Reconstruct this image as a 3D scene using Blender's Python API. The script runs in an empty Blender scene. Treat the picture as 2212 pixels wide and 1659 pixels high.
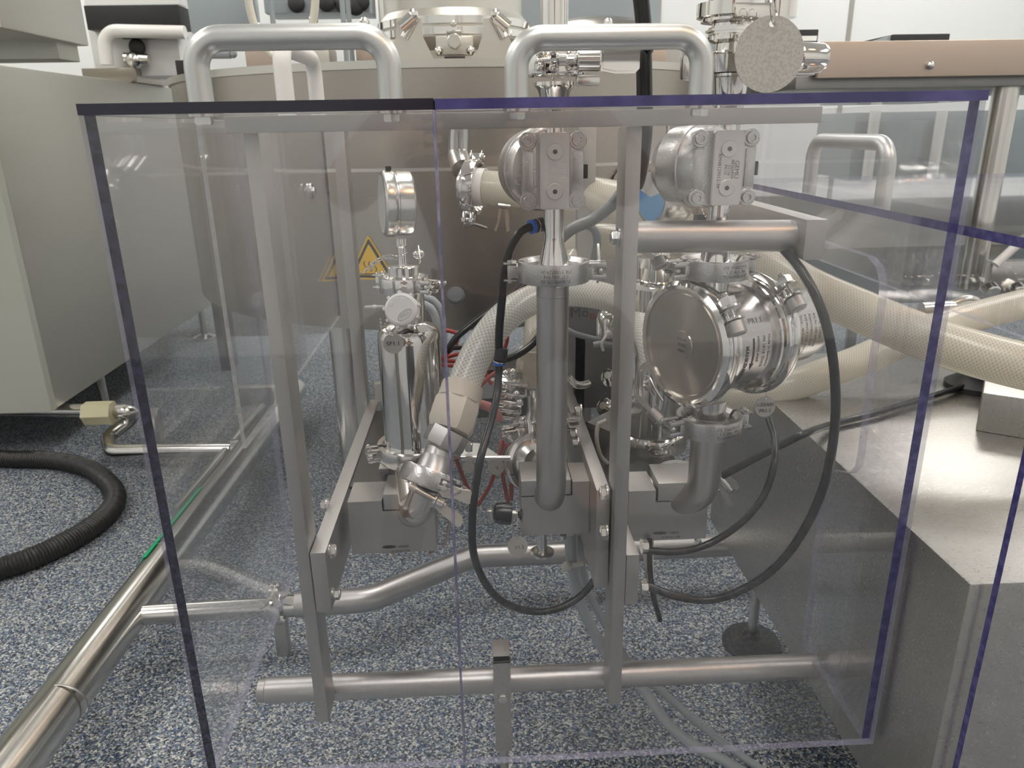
import bpy, bmesh, math, random
from mathutils import Vector, Matrix, Quaternion
random.seed(7)
sc = bpy.context.scene
COL = sc.collection
PI = math.pi

# ------------------------------------------------------------------ camera, light, exposure
F = 1620.0                       # focal length in pixels of the 2212 x 1659 frame
CAM = Vector((0, 0, .9))
_Z = -Vector((84, -4731, -F)).normalized()
_Y = Vector((-81, 553, -F)).normalized(); _Y = (_Y - _Z*_Y.dot(_Z)).normalized()
_X = _Y.cross(_Z)
R3 = Matrix((_X, _Y, _Z))        # camera -> world
cd = bpy.data.cameras.new('camera'); cam = bpy.data.objects.new('camera', cd); COL.objects.link(cam)
cd.sensor_fit = 'HORIZONTAL'; cd.sensor_width = 36; cd.lens = 36*F/2212
cd.clip_start = .01; cd.clip_end = 60
cam.matrix_world = Matrix.Translation(CAM) @ R3.to_4x4()
sc.camera = cam
cd.dof.use_dof = True; cd.dof.focus_distance = .80; cd.dof.aperture_fstop = 14.0

w = bpy.data.worlds.new('world'); sc.world = w; w.use_nodes = True
w.node_tree.nodes['Background'].inputs[0].default_value = (.85, .92, 1, 1)
w.node_tree.nodes['Background'].inputs[1].default_value = .25
sc.view_settings.view_transform = 'Standard'; sc.view_settings.look = 'None'
sc.view_settings.exposure = 0.1; sc.view_settings.gamma = 1
sc.cycles.use_denoising = True
sc.cycles.max_bounces = 10; sc.cycles.transparent_max_bounces = 24
sc.cycles.glossy_bounces = 5; sc.cycles.diffuse_bounces = 4
sc.cycles.sample_clamp_indirect = 6
CEIL_LIGHT = 9.0                 # strength of the ceiling panels

def at(px, py, Y=None, x=None, z=None):
    d = R3 @ Vector((px-1106, -(py-829.5), -F))
    t = Y/d.y if Y is not None else (x/d.x if x is not None else (z-CAM.z)/d.z)
    return CAM + d*t
def mpp(P):                      # metres per photo pixel at a point
    return abs((R3.transposed() @ (Vector(P)-CAM)).z)/F
def V(*a): return Vector(a)

# ------------------------------------------------------------------ materials
MATS = {}
def newmat(name):
    m = bpy.data.materials.new(name); m.use_nodes = True
    nt = m.node_tree; nt.nodes.clear()
    out = nt.nodes.new('ShaderNodeOutputMaterial')
    MATS[name] = m
    return m, nt, out
def N(nt, t, **k):
    n = nt.nodes.new(t)
    for a, b in k.items(): setattr(n, a, b)
    return n
def pbr(name, col, rough=.5, metal=0., bump=0., bscale=200, stretch=None, var=0., ior=1.5, rvar=0., coat=0., trans=0.):
    m, nt, out = newmat(name)
    p = N(nt, 'ShaderNodeBsdfPrincipled')
    p.inputs['Base Color'].default_value = (*col, 1)
    p.inputs['Roughness'].default_value = rough
    p.inputs['Metallic'].default_value = metal
    p.inputs['IOR'].default_value = ior
    p.inputs['Coat Weight'].default_value = coat
    p.inputs['Transmission Weight'].default_value = trans
    nt.links.new(p.outputs[0], out.inputs[0])
    tc = N(nt, 'ShaderNodeTexCoord'); mp = N(nt, 'ShaderNodeMapping')
    nt.links.new(tc.outputs['Object'], mp.inputs[0])
    if stretch: mp.inputs['Scale'].default_value = stretch
    no = N(nt, 'ShaderNodeTexNoise'); no.inputs['Scale'].default_value = bscale; no.inputs['Detail'].default_value = 3
    nt.links.new(mp.outputs[0], no.inputs[0])
    if bump:
        b = N(nt, 'ShaderNodeBump'); b.inputs['Strength'].default_value = bump; b.inputs['Distance'].default_value = .001
        nt.links.new(no.outputs[0], b.inputs['Height']); nt.links.new(b.outputs[0], p.inputs['Normal'])
    if var:
        mx = N(nt, 'ShaderNodeMix', data_type='RGBA')
        mx.inputs[6].default_value = (*[c*(1-var) for c in col], 1); mx.inputs[7].default_value = (*[min(1, c*(1+var)) for c in col], 1)
        nt.links.new(no.outputs[0], mx.inputs[0]); nt.links.new(mx.outputs[2], p.inputs['Base Color'])
    if rvar:
        mr = N(nt, 'ShaderNodeMapRange'); mr.inputs[3].default_value = max(.02, rough-rvar); mr.inputs[4].default_value = rough+rvar
        nt.links.new(no.outputs[0], mr.inputs[0]); nt.links.new(mr.outputs[0], p.inputs['Roughness'])
    return m

M_frame = pbr('bead blasted steel', (.47, .455, .435), .46, 1, .05, 900, rvar=.08)
M_pipe = pbr('satin steel pipe', (.50, .485, .475), .38, 1, .05, 1200, rvar=.05)
M_pol = pbr('polished steel', (.78, .76, .73), .09, 1, 0, 60, rvar=.03)
M_semi = pbr('bright drawn steel', (.66, .645, .62), .2, 1, 0, 300, rvar=.05)
M_cast = pbr('cast steel', (.56, .55, .535), .3, 1, .25, 500, rvar=.08)
M_alu = pbr('anodised aluminium', (.60, .61, .60), .38, .92, .04, 1500)
def turned():
    m = pbr('turned steel face', (.52, .485, .43), .30, 1); nt = m.node_tree
    p = [n for n in nt.nodes if n.type == 'BSDF_PRINCIPLED'][0]; p.inputs['Anisotropic'].default_value = .85; p.inputs['Anisotropic Rotation'].default_value = .25
    t = N(nt, 'ShaderNodeTangent', direction_type='UV_MAP'); t.uv_map = 'UVMap'
    nt.links.new(t.outputs[0], p.inputs['Tangent']); return m
M_turned = turned()
M_drum = pbr('satin drum steel', (.60, .575, .55), .22, 1, .03, 900, rvar=.04)
M_leaf = pbr('sand cast steel', (.70, .66, .58), .5, .7, .5, 900)
M_darkplate = pbr('dark base plate steel', (.10, .095, .088), .35, .9, .1, 60)  # one even dark colour for the two base plates
M_letter = pbr('pale grey raised lettering', (.52, .53, .53), .5)
M_bar = pbr('bright bead blasted bar', (.66, .64, .62), .42, .9, .04, 900)
M_block = pbr('milled steel block', (.53, .515, .49), .40, 1, .04, 700, rvar=.1)
M_blackgap = pbr('black gasket', (.012, .012, .013), .6)
M_tank = pbr('brushed tank steel', (.40, .365, .33), .24, 1, .12, 60, (1, 1, 30), rvar=.06)
M_tank2 = pbr('pale brushed steel', (.62, .60, .55), .36, 1, .1, 60, (1, 30, 1), rvar=.08)
M_plat = pbr('brushed platform steel', (.50, .485, .455), .30, .95, .12, 260, (1, 4, 1), rvar=.10)
M_platside = pbr('dull platform side steel', (.30, .30, .30), .38, .9, .15, 500, rvar=.1)
M_cabpale = pbr('pale cabinet enamel', (.46, .47, .415), .45, 0, .02, 300)
M_cabdark = pbr('brushed cabinet steel', (.50, .49, .44), .45, .8, .1, 40, (1, 1, 12), rvar=.08)
M_black = pbr('black rubber', (.006, .0065, .008), .24, 0, .03, 500)
M_blackmat = pbr('black plastic', (.018, .018, .02), .5)
M_corr = pbr('black corrugated plastic', (.02, .02, .02), .38)
M_grey = pbr('grey cable', (.36, .38, .40), .45)
M_darkgrey = pbr('dark grey cable', (.14, .15, .16), .4)
M_whitep = pbr('white plastic', (.80, .79, .77), .35)
M_beige = pbr('beige polymer', (.52, .47, .395), .5, 0, .02, 900, var=.04)
M_cream = pbr('cream tubing', (.62, .60, .52), .4)
M_blue = pbr('blue release ring', (.03, .14, .55), .4)
M_bluesheet = pbr('blue dial film', (.12, .27, .48), .4)
M_red = pbr('red wire', (.32, .035, .022), .4)
M_pink = pbr('red white hose', (.55, .20, .18), .4)
M_yellow = pbr('yellow sign film', (.68, .42, .03), .4)
M_ink = pbr('black ink', (.03, .03, .03), .6)
M_etch = pbr('laser etching', (.10, .095, .09), .6, .3)
M_emboss = pbr('raised white lettering', (.72, .72, .70), .5)
M_green = pbr('green label film', (.0, .38, .16), .45)
M_wall = pbr('white wall panel', (.80, .82, .82), .35, 0, .01, 20)
M_wallseam = pbr('panel seam', (.35, .35, .32), .5)
M_ceil = pbr('white ceiling', (.8, .8, .79), .6)
M_counter = pbr('white enamel', (.75, .76, .75), .25)
M_greypanel = pbr('blue grey enamel', (.30, .34, .36), .35)
M_brown = pbr('warm brushed steel', (.52, .43, .36), .38, .85, .1, 60, (1, 1, 20), rvar=.08)
M_amber = pbr('amber coupling', (.62, .58, .38), .4)
M_violet = pbr('violet plastic', (.05, .04, .16), .35)

def emis(name, col, s):
    m, nt, out = newmat(name); e = N(nt, 'ShaderNodeEmission')
    e.inputs[0].default_value = (*col, 1); e.inputs[1].default_value = s
    nt.links.new(e.outputs[0], out.inputs[0]); return m
M_lamp = emis('ceiling lamp', (1, .965, .91), CEIL_LIGHT)
M_warmlamp = emis('warm lamp', (1, .50, .20), 22)

def clear(name, tint, haze, hazecol=(.8, .8, .82), gl=.03, ior=1.585):
    m, nt, out = newmat(name)
    t = N(nt, 'ShaderNodeBsdfTransparent'); t.inputs[0].default_value = (*tint, 1)
    g = N(nt, 'ShaderNodeBsdfGlossy'); g.inputs['Roughness'].default_value = gl; g.inputs[0].default_value = (1, 1, 1, 1)
    d = N(nt, 'ShaderNodeBsdfDiffuse'); d.inputs[0].default_value = (*hazecol, 1)
    fr = N(nt, 'ShaderNodeFresnel'); fr.inputs[0].default_value = ior
    # the same Fresnel from either side of the sheet
    geo = N(nt, 'ShaderNodeNewGeometry'); sub = N(nt, 'ShaderNodeMath', operation='MULTIPLY_ADD')
    sub.inputs[1].default_value = 1/ior-ior; sub.inputs[2].default_value = ior
    sub2 = N(nt, 'ShaderNodeMath', operation='MULTIPLY'); sub2.inputs[1].default_value = 0
    # Blender inverts the IOR itself on backfaces: feed 1/ior there so both sides read ior
    nt.links.new(geo.outputs['Backfacing'], sub.inputs[0]); nt.links.new(sub.outputs[0], fr.inputs[0])
    tc = N(nt, 'ShaderNodeTexCoord'); no = N(nt, 'ShaderNodeTexNoise'); no.inputs['Scale'].default_value = 9; no.inputs['Detail'].default_value = 6
    nt.links.new(tc.outputs['Object'], no.inputs[0])
    mr = N(nt, 'ShaderNodeMapRange'); mr.inputs[1].default_value = .3; mr.inputs[2].default_value = .7
    mr.inputs[3].default_value = haze*.6; mr.inputs[4].default_value = haze*1.4
    nt.links.new(no.outputs[0], mr.inputs[0])
    m1 = N(nt, 'ShaderNodeMixShader'); m2 = N(nt, 'ShaderNodeMixShader')
    nt.links.new(mr.outputs[0], m1.inputs[0]); nt.links.new(t.outputs[0], m1.inputs[1]); nt.links.new(d.outputs[0], m1.inputs[2])
    nt.links.new(fr.outputs[0], m2.inputs[0]); nt.links.new(m1.outputs[0], m2.inputs[1]); nt.links.new(g.outputs[0], m2.inputs[2])
    nt.links.new(m2.outputs[0], out.inputs[0])
    return m
M_clear = clear('clear polycarbonate', (.975, .975, .982), .006)
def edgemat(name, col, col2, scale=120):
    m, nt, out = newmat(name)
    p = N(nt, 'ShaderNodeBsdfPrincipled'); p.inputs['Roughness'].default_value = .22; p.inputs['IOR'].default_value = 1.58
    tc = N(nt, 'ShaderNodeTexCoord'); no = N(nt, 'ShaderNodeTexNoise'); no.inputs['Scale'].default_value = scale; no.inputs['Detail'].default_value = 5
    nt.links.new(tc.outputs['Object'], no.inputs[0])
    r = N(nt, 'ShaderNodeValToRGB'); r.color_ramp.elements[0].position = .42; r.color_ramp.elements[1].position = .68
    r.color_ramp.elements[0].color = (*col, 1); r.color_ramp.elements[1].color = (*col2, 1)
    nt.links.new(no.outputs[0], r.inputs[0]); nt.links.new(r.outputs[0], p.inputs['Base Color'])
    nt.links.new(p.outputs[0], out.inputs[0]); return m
M_edgeN = edgemat('navy painted-shade polycarbonate edge', (.008, .007, .025), (.03, .028, .075))  # navy and violet: one plastic, differing edge light put into the colours
M_edgeV = edgemat('violet painted-glow polycarbonate edge', (.045, .042, .16), (.10, .095, .26))
M_lidN = edgemat('polished navy painted-shade polycarbonate edge', (.006, .005, .018), (.012, .010, .03), 14)  # lid edges likewise: dim left and bright right reflections put into the colour
M_lidV = edgemat('polished violet painted-glow polycarbonate edge', (.035, .032, .13), (.11, .10, .30), 14)
M_edgeL = edgemat('pale lilac painted-glow polycarbonate edge', (.36, .35, .50), (.48, .46, .62))  # floor light caught by the edges, put into the colour
def thin_edge(m, f):
    nt = m.node_tree; out = [n for n in nt.nodes if n.type == 'OUTPUT_MATERIAL'][0]; src = out.inputs[0].links[0].from_socket
    t = N(nt, 'ShaderNodeBsdfTransparent'); x = N(nt, 'ShaderNodeMixShader'); x.inputs[0].default_value = f
    nt.links.new(src, x.inputs[1]); nt.links.new(t.outputs[0], x.inputs[2]); nt.links.new(x.outputs[0], out.inputs[0])
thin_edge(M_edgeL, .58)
M_edgeP = edgemat('pale clear edge', (.45, .46, .47), (.6, .6, .6)); thin_edge(M_edgeP, .5)

def floormat():
    m, nt, out = newmat('speckled flake floor')
    p = N(nt, 'ShaderNodeBsdfPrincipled'); p.inputs['Roughness'].default_value = .55
    tc = N(nt, 'ShaderNodeTexCoord')
    nz = N(nt, 'ShaderNodeTexNoise'); nz.inputs['Scale'].default_value = 340
    mixv = N(nt, 'ShaderNodeMix', data_type='VECTOR'); mixv.inputs[0].default_value = .003
    nt.links.new(tc.outputs['Object'], nz.inputs[0]); nt.links.new(tc.outputs['Object'], mixv.inputs[4]); nt.links.new(nz.outputs['Color'], mixv.inputs[5])
    vo = N(nt, 'ShaderNodeTexVoronoi'); vo.inputs['Scale'].default_value = 360
    nt.links.new(mixv.outputs[1], vo.inputs['Vector'])
    sp = N(nt, 'ShaderNodeSeparateColor'); nt.links.new(vo.outputs['Color'], sp.inputs[0])
    r = N(nt, 'ShaderNodeValToRGB'); cr = r.color_ramp; cr.interpolation = 'CONSTANT'
    stops = [(0, (.016, .022, .034)), (.13, (.045, .06, .085)), (.28, (.05, .10, .21)), (.38, (.13, .17, .235)),
             (.50, (.16, .175, .185)), (.62, (.27, .295, .315)), (.76, (.40, .405, .39)), (.89, (.60, .605, .58))]
    cr.elements[0].color = (*stops[0][1], 1); cr.elements[1].position = stops[1][0]; cr.elements[1].color = (*stops[1][1], 1)
    for a, c in stops[2:]:
        e = cr.elements.new(a); e.color = (*c, 1)
    nt.links.new(sp.outputs[0], r.inputs[0]); nt.links.new(r.outputs[0], p.inputs['Base Color'])
    b = N(nt, 'ShaderNodeBump'); b.inputs['Strength'].default_value = .35; b.inputs['Distance'].default_value = .001
    nt.links.new(sp.outputs[1], b.inputs['Height']); nt.links.new(b.outputs[0], p.inputs['Normal'])
    nt.links.new(p.outputs[0], out.inputs[0]); return m
M_floor = floormat()

def hosemat(name, base, thread, clearness, ku, kv):
    """braided hose: UV.x runs around the hose (0..1), UV.y along it in metres"""
    m, nt, out = newmat(name)
    uv = N(nt, 'ShaderNodeUVMap'); uv.uv_map = 'UVMap'
    s = N(nt, 'ShaderNodeSeparateXYZ'); nt.links.new(uv.outputs[0], s.inputs[0])
    def stripes(sgn):
        a = N(nt, 'ShaderNodeMath', operation='MULTIPLY'); a.inputs[1].default_value = ku
        nt.links.new(s.outputs[0], a.inputs[0])
        b = N(nt, 'ShaderNodeMath', operation='MULTIPLY'); b.inputs[1].default_value = kv*sgn
        nt.links.new(s.outputs[1], b.inputs[0])
        c = N(nt, 'ShaderNodeMath', operation='ADD'); nt.links.new(a.outputs[0], c.inputs[0]); nt.links.new(b.outputs[0], c.inputs[1])
        f = N(nt, 'ShaderNodeMath', operation='PINGPONG'); f.inputs[1].default_value = .5; nt.links.new(c.outputs[0], f.inputs[0])
        g = N(nt, 'ShaderNodeMath', operation='GREATER_THAN'); g.inputs[1].default_value = .34; nt.links.new(f.outputs[0], g.inputs[0])
        return g
    g1, g2 = stripes(1), stripes(-1)
    mx = N(nt, 'ShaderNodeMath', operation='MAXIMUM'); nt.links.new(g1.outputs[0], mx.inputs[0]); nt.links.new(g2.outputs[0], mx.inputs[1])
    cm = N(nt, 'ShaderNodeMix', data_type='RGBA'); cm.inputs[6].default_value = (*base, 1); cm.inputs[7].default_value = (*thread, 1)
    nt.links.new(mx.outputs[0], cm.inputs[0])
    d = N(nt, 'ShaderNodeBsdfPrincipled'); d.inputs['Roughness'].default_value = .25; d.inputs['Coat Weight'].default_value = .3
    d.inputs['Subsurface Weight'].default_value = 0
    nt.links.new(cm.outputs[2], d.inputs['Base Color'])
    tl = N(nt, 'ShaderNodeBsdfTranslucent'); nt.links.new(cm.outputs[2], tl.inputs[0])
    m1 = N(nt, 'ShaderNodeMixShader'); m1.inputs[0].default_value = .35
    nt.links.new(d.outputs[0], m1.inputs[1]); nt.links.new(tl.outputs[0], m1.inputs[2])
    tr = N(nt, 'ShaderNodeBsdfTransparent'); tr.inputs[0].default_value = (.9, .93, .92, 1)
    fc = N(nt, 'ShaderNodeMapRange'); fc.inputs[3].default_value = clearness; fc.inputs[4].default_value = 0
    nt.links.new(mx.outputs[0], fc.inputs[0])
    m2 = N(nt, 'ShaderNodeMixShader'); nt.links.new(fc.outputs[0], m2.inputs[0])
    nt.links.new(m1.outputs[0], m2.inputs[1]); nt.links.new(tr.outputs[0], m2.inputs[2])
    bp = N(nt, 'ShaderNodeBump'); bp.inputs['Strength'].default_value = .4; bp.inputs['Distance'].default_value = .001
    nt.links.new(mx.outputs[0], bp.inputs['Height']); nt.links.new(bp.outputs[0], d.inputs['Normal'])
    nt.links.new(m2.outputs[0], out.inputs[0]); return m
M_braidclear = hosemat('clear braided hose', (.62, .61, .56), (.80, .795, .75), .18, 20, 190)
M_braid = hosemat('milky braided hose', (.66, .62, .52), (.80, .77, .68), .06, 26, 260)

def tagmat():
    m, nt, out = newmat('etched tag steel')
    p = N(nt, 'ShaderNodeBsdfPrincipled'); p.inputs['Metallic'].default_value = .8; p.inputs['Roughness'].default_value = .45
    tc = N(nt, 'ShaderNodeTexCoord'); no = N(nt, 'ShaderNodeTexNoise'); no.inputs['Scale'].default_value = 420; no.inputs['Detail'].default_value = 4
    nt.links.new(tc.outputs['Object'], no.inputs[0])
    r = N(nt, 'ShaderNodeValToRGB'); r.color_ramp.elements[0].position = .42; r.color_ramp.elements[1].position = .56
    r.color_ramp.elements[0].color = (.44, .43, .40, 1); r.color_ramp.elements[1].color = (.52, .51, .475, 1)
    nt.links.new(no.outputs[0], r.inputs[0]); nt.links.new(r.outputs[0], p.inputs['Base Color'])
    nt.links.new(p.outputs[0], out.inputs[0]); return m
M_tag = tagmat()

# ------------------------------------------------------------------ mesh builder
def frame_from(axis, up=None):
    z = Vector(axis).normalized()
    u = Vector(up) if up is not None else (V(0, 0, 1) if abs(z.z) < .9 else V(1, 0, 0))
    x = u.cross(z)
    if x.length < 1e-6: x = V(1, 0, 0).cross(z)
    x.normalize(); y = z.cross(x)
    return Matrix((x, y, z)).transposed()      # columns x,y,z
def TM(origin, axis=(0, 0, 1), up=None):
    return Matrix.Translation(Vector(origin)) @ frame_from(axis, up).to_4x4()
def RZ(loc, a): return Matrix.Translation(Vector(loc)) @ Matrix.Rotation(a, 4, 'Z')

def smooth_path(pts, step):
    pts = [Vector(p) for p in pts]
    if len(pts) < 3:
        return pts
    P = [pts[0]*2-pts[1]] + pts + [pts[-1]*2-pts[-2]]
    out = []
    for i in range(1, len(P)-2):
        p0, p1, p2, p3 = P[i-1:i+3]
        n = max(1, int((p2-p1).length/step))
        for k in range(n):
            t = k/n
            out.append(.5*((2*p1)+(-p0+p2)*t+(2*p0-5*p1+4*p2-p3)*t*t+(-p0+3*p1-3*p2+p3)*t**3))
    out.append(pts[-1]); return out

def fillet(pts, r, n=8):
    pts = [Vector(p) for p in pts]; out = [pts[0]]
    for i in range(1, len(pts)-1):
        a, b, c = pts[i-1:i+2]
        u = (a-b).normalized(); v = (c-b).normalized()
        ang = u.angle(v); d = min(r/math.tan(ang/2), (a-b).length*.49, (c-b).length*.49); rr = d*math.tan(ang/2)
        ctr = b + (u+v).normalized()*(rr/math.sin(ang/2))
        s = b+u*d-ctr; e = b+v*d-ctr; th = s.angle(e)
        ax = s.cross(e).normalized()
        for k in range(n+1):
            out.append(ctr + Quaternion(ax, th*k/n) @ s)
    out.append(pts[-1]); return out

class MB:
    def __init__(s, M=None):
        s.v = []; s.f = []; s.m = []; s.uv = []; s.M = M or Matrix.Identity(4); s.mi = 0
    def add(s, vs, fs, uvs=None, M=None):
        T = s.M @ M if M is not None else s.M
        o = len(s.v); s.v += [T @ Vector(v) for v in vs]
        for i, f in enumerate(fs):
            s.f.append(tuple(o+k for k in f)); s.m.append(s.mi)
            s.uv.append(uvs[i] if uvs else [(0, 0)]*len(f))
        return s
    def box(s, a, b, bev=0., M=None, mats=None):
        x0, y0, z0 = [min(p, q) for p, q in zip(a, b)]; x1, y1, z1 = [max(p, q) for p, q in zip(a, b)]
        if bev <= 0:
            vs = [(x0, y0, z0), (x1, y0, z0), (x1, y1, z0), (x0, y1, z0), (x0, y0, z1), (x1, y0, z1), (x1, y1, z1), (x0, y1, z1)]
            fs = [(0, 3, 2, 1), (4, 5, 6, 7), (0, 1, 5, 4), (2, 3, 7, 6), (1, 2, 6, 5), (3, 0, 4, 7)]   # -z +z -y +y +x -x
            if mats:
                for f, k in zip(fs, mats):
                    s.mi = k; s.add(vs, [f], None, M)
                s.mi = 0
                return s
            return s.add(vs, fs, None, M)
        bm = bmesh.new(); bmesh.ops.create_cube(bm, size=1)
        for v in bm.verts:
            v.co = V((x0+x1)/2+v.co.x*(x1-x0), (y0+y1)/2+v.co.y*(y1-y0), (z0+z1)/2+v.co.z*(z1-z0))
        bev = min(bev, (x1-x0)*.45, (y1-y0)*.45, (z1-z0)*.45)
        bmesh.ops.bevel(bm, geom=bm.edges[:], offset=bev, segments=2, affect='EDGES', profile=.6)
        bm.verts.index_update()
        s.add([v.co.copy() for v in bm.verts], [tuple(v.index for v in f.verts) for f in bm.faces], None, M); bm.free()
        return s
    def prism(s, out, h0, h1, M=None, bev=0.):
        """outline in local xy extruded along local z"""
        n = len(out)
        if bev:
            bm = bmesh.new()
            vb = [bm.verts.new((x, y, h0)) for x, y in out]; fb = bm.faces.new(vb)
            r = bmesh.ops.extrude_face_region(bm, geom=[fb])
            for g in r['geom']:
                if isinstance(g, bmesh.types.BMVert): g.co.z = h1
            bmesh.ops.recalc_face_normals(bm, faces=bm.faces[:])
            es = [e for e in bm.edges if abs(e.verts[0].co.z-e.verts[1].co.z) < 1e-9]
            bmesh.ops.bevel(bm, geom=es, offset=bev, segments=2, affect='EDGES')
            bm.verts.index_update()
            s.add([v.co.copy() for v in bm.verts], [tuple(v.index for v in f.verts) for f in bm.faces], None, M); bm.free()
            return s
        vs = [(x, y, h0) for x, y in out]+[(x, y, h1) for x, y in out]
        fs = [tuple(range(n-1, -1, -1)), tuple(range(n, 2*n))]+[(i, (i+1) % n, n+(i+1) % n, n+i) for i in range(n)]
        return s.add(vs, fs, None, M)
    def lathe(s, prof, M=None, n=32, a0=0., a1=2*PI):
        """profile of (radius, height) around local z"""
        full = abs(a1-a0-2*PI) < 1e-6; k = n if full else n+1
        vs = []; fs = []; uv = []
        for i in range(k):
            a = a0+(a1-a0)*i/n
            for r, z in prof: vs.append((r*math.cos(a), r*math.sin(a), z))
        m = len(prof)
        for i in range(n):
            j = (i+1) % k
            for q in range(m-1):
                fs.append((i*m+q, j*m+q, j*m+q+1, i*m+q+1)); uv.append([(i/n, q/m), ((i+1)/n, q/m), ((i+1)/n, (q+1)/m), (i/n, (q+1)/m)])
        if full:
            if prof[0][0] > 1e-6: fs.append(tuple(i*m for i in range(k-1, -1, -1))); uv.append([(0, 0)]*k)
            if prof[-1][0] > 1e-6: fs.append(tuple(i*m+m-1 for i in range(k))); uv.append([(0, 0)]*k)
        return s.add(vs, fs, uv, M)
    def ring(s, prof, M=None, n=32, a0=0., a1=2*PI):
        """closed profile swept around z (a torus-like body, or an arc with end caps)"""
        full = abs(a1-a0-2*PI) < 1e-6; k = n if full else n+1; m = len(prof); vs = []; fs = []
        for i in range(k):
            a = a0+(a1-a0)*i/n
            for r, z in prof: vs.append((r*math.cos(a), r*math.sin(a), z))
        for i in range(n):
            j = (i+1) % k
            for q in range(m):
                fs.append((i*m+q, j*m+q, j*m+(q+1) % m, i*m+(q+1) % m))
        if not full: fs += [tuple(range(m-1, -1, -1)), tuple(range((k-1)*m, k*m))]
        return s.add(vs, fs, None, M)
    def tube(s, pts, r, n=16, M=None, cap=True, rfun=None, turns=0):
        pts = [Vector(p) for p in pts]; k = len(pts)
        tans = []
        for i in range(k):
            t = (pts[min(i+1, k-1)]-pts[max(i-1, 0)]); tans.append(t.normalized() if t.length > 0 else V(0, 0, 1))
        nrm = tans[0].orthogonal().normalized(); vs = []; us = []; L = 0
        for i in range(k):
            if i:
                q = tans[i-1].rotation_difference(tans[i]); nrm = (q @ nrm).normalized(); L += (pts[i]-pts[i-1]).length
            b = tans[i].cross(nrm); rr = rfun(i, L) if rfun else r
            for j in range(n):
                a = 2*PI*j/n
                vs.append(pts[i]+(nrm*math.cos(a)+b*math.sin(a))*rr)
            us.append(L)
        fs = []; uv = []
        for i in range(k-1):
            for j in range(n):
                j2 = (j+1) % n
                fs.append((i*n+j, i*n+j2, (i+1)*n+j2, (i+1)*n+j))
                uv.append([(j/n, us[i]), ((j+1)/n, us[i]), ((j+1)/n, us[i+1]), (j/n, us[i+1])])
        if cap:
            fs += [tuple(range(n-1, -1, -1)), tuple(range((k-1)*n, k*n))]; uv += [[(0, 0)]*n, [(0, 0)]*n]
        return s.add(vs, fs, uv, M)
    def cyl(s, p0, p1, r, n=24, r2=None, M=None, bev=0.):
        p0 = Vector(p0); p1 = Vector(p1); L = (p1-p0).length; T = TM(p0, p1-p0)
        if M is not None: T = M @ T
        r2 = r if r2 is None else r2
        pr = [(r, 0), (r2, L)] if not bev else [(r-bev, 0), (r, bev), (r2, L-bev), (r2-bev, L)]
        return s.lathe(pr, T, n)
    def sph(s, c, r, n=12, M=None, sc3=(1, 1, 1)):
        pr = [(max(1e-7, math.sin(PI*i/(n//2)))*1.0, -math.cos(PI*i/(n//2))) for i in range(n//2+1)]
        T = Matrix.Translation(Vector(c)) @ Matrix.Diagonal((r*sc3[0], r*sc3[1], r*sc3[2], 1))
        if M is not None: T = M @ T
        pr[0] = (1e-5, -1); pr[-1] = (1e-5, 1)
        return s.lathe(pr, T, n)
    def hexn(s, p, axis, af, h, up=None):
        """hexagonal head: chamfered hexagon with a washer face"""
        T = TM(p, axis, up); R = af/math.sqrt(3); o = [(R*math.cos(PI/3*i), R*math.sin(PI/3*i)) for i in range(6)]
        s.prism(o, 0, h, T, bev=af*.06); return s
    def build(s, name, mat, parent=None, sharp=34, **props):
        me = bpy.data.meshes.new(name)
        off = V(0, 0, 0); p = parent
        while p is not None: off += p.location; p = p.parent
        me.from_pydata([tuple(v-off) for v in s.v], [], s.f)
        ul = me.uv_layers.new(name='UVMap'); i = 0
        flat = []
        for u in s.uv:
            for a in u: flat += [a[0], a[1]]
        ul.data.foreach_set('uv', flat)
        mats = mat if isinstance(mat, (list, tuple)) else [mat]
        for m in mats: me.materials.append(m)
        me.polygons.foreach_set('material_index', s.m)
        me.polygons.foreach_set('use_smooth', [True]*len(me.polygons))
        me.update()
        bm = bmesh.new(); bm.from_mesh(me); bmesh.ops.recalc_face_normals(bm, faces=bm.faces[:]); bm.to_mesh(me); bm.free()
        me.set_sharp_from_angle(angle=math.radians(sharp))
        o = bpy.data.objects.new(name, me); COL.objects.link(o)
        if parent is not None: o.parent = parent
        for k, v in props.items(): o[k] = v
        return o

def thing(name, label, cat, loc=(0, 0, 0), group=None):
    o = bpy.data.objects.new(name, None); COL.objects.link(o); o.location = loc; o.empty_display_size = .02
    o['label'] = label; o['category'] = cat
    if group: o['group'] = group
    return o
def rebase(o, origin):
    """move a mesh thing's origin onto the thing"""
    d = Vector(origin); o.data.transform(Matrix.Translation(-d)); o.location = d; return o
def single(mb, name, mat, label, cat, origin=None, group=None):
    o = mb.build(name, mat, None); o['label'] = label; o['category'] = cat
    if group: o['group'] = group
    if origin is None:
        vs = [v.co for v in o.data.vertices]; zs = min(v.z for v in vs)
        origin = V(sum(v.x for v in vs)/len(vs), sum(v.y for v in vs)/len(vs), zs)
    return rebase(o, origin)
def struct(mb, name, mat):
    o = mb.build(name, mat, None); o['kind'] = 'structure'; return o

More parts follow.
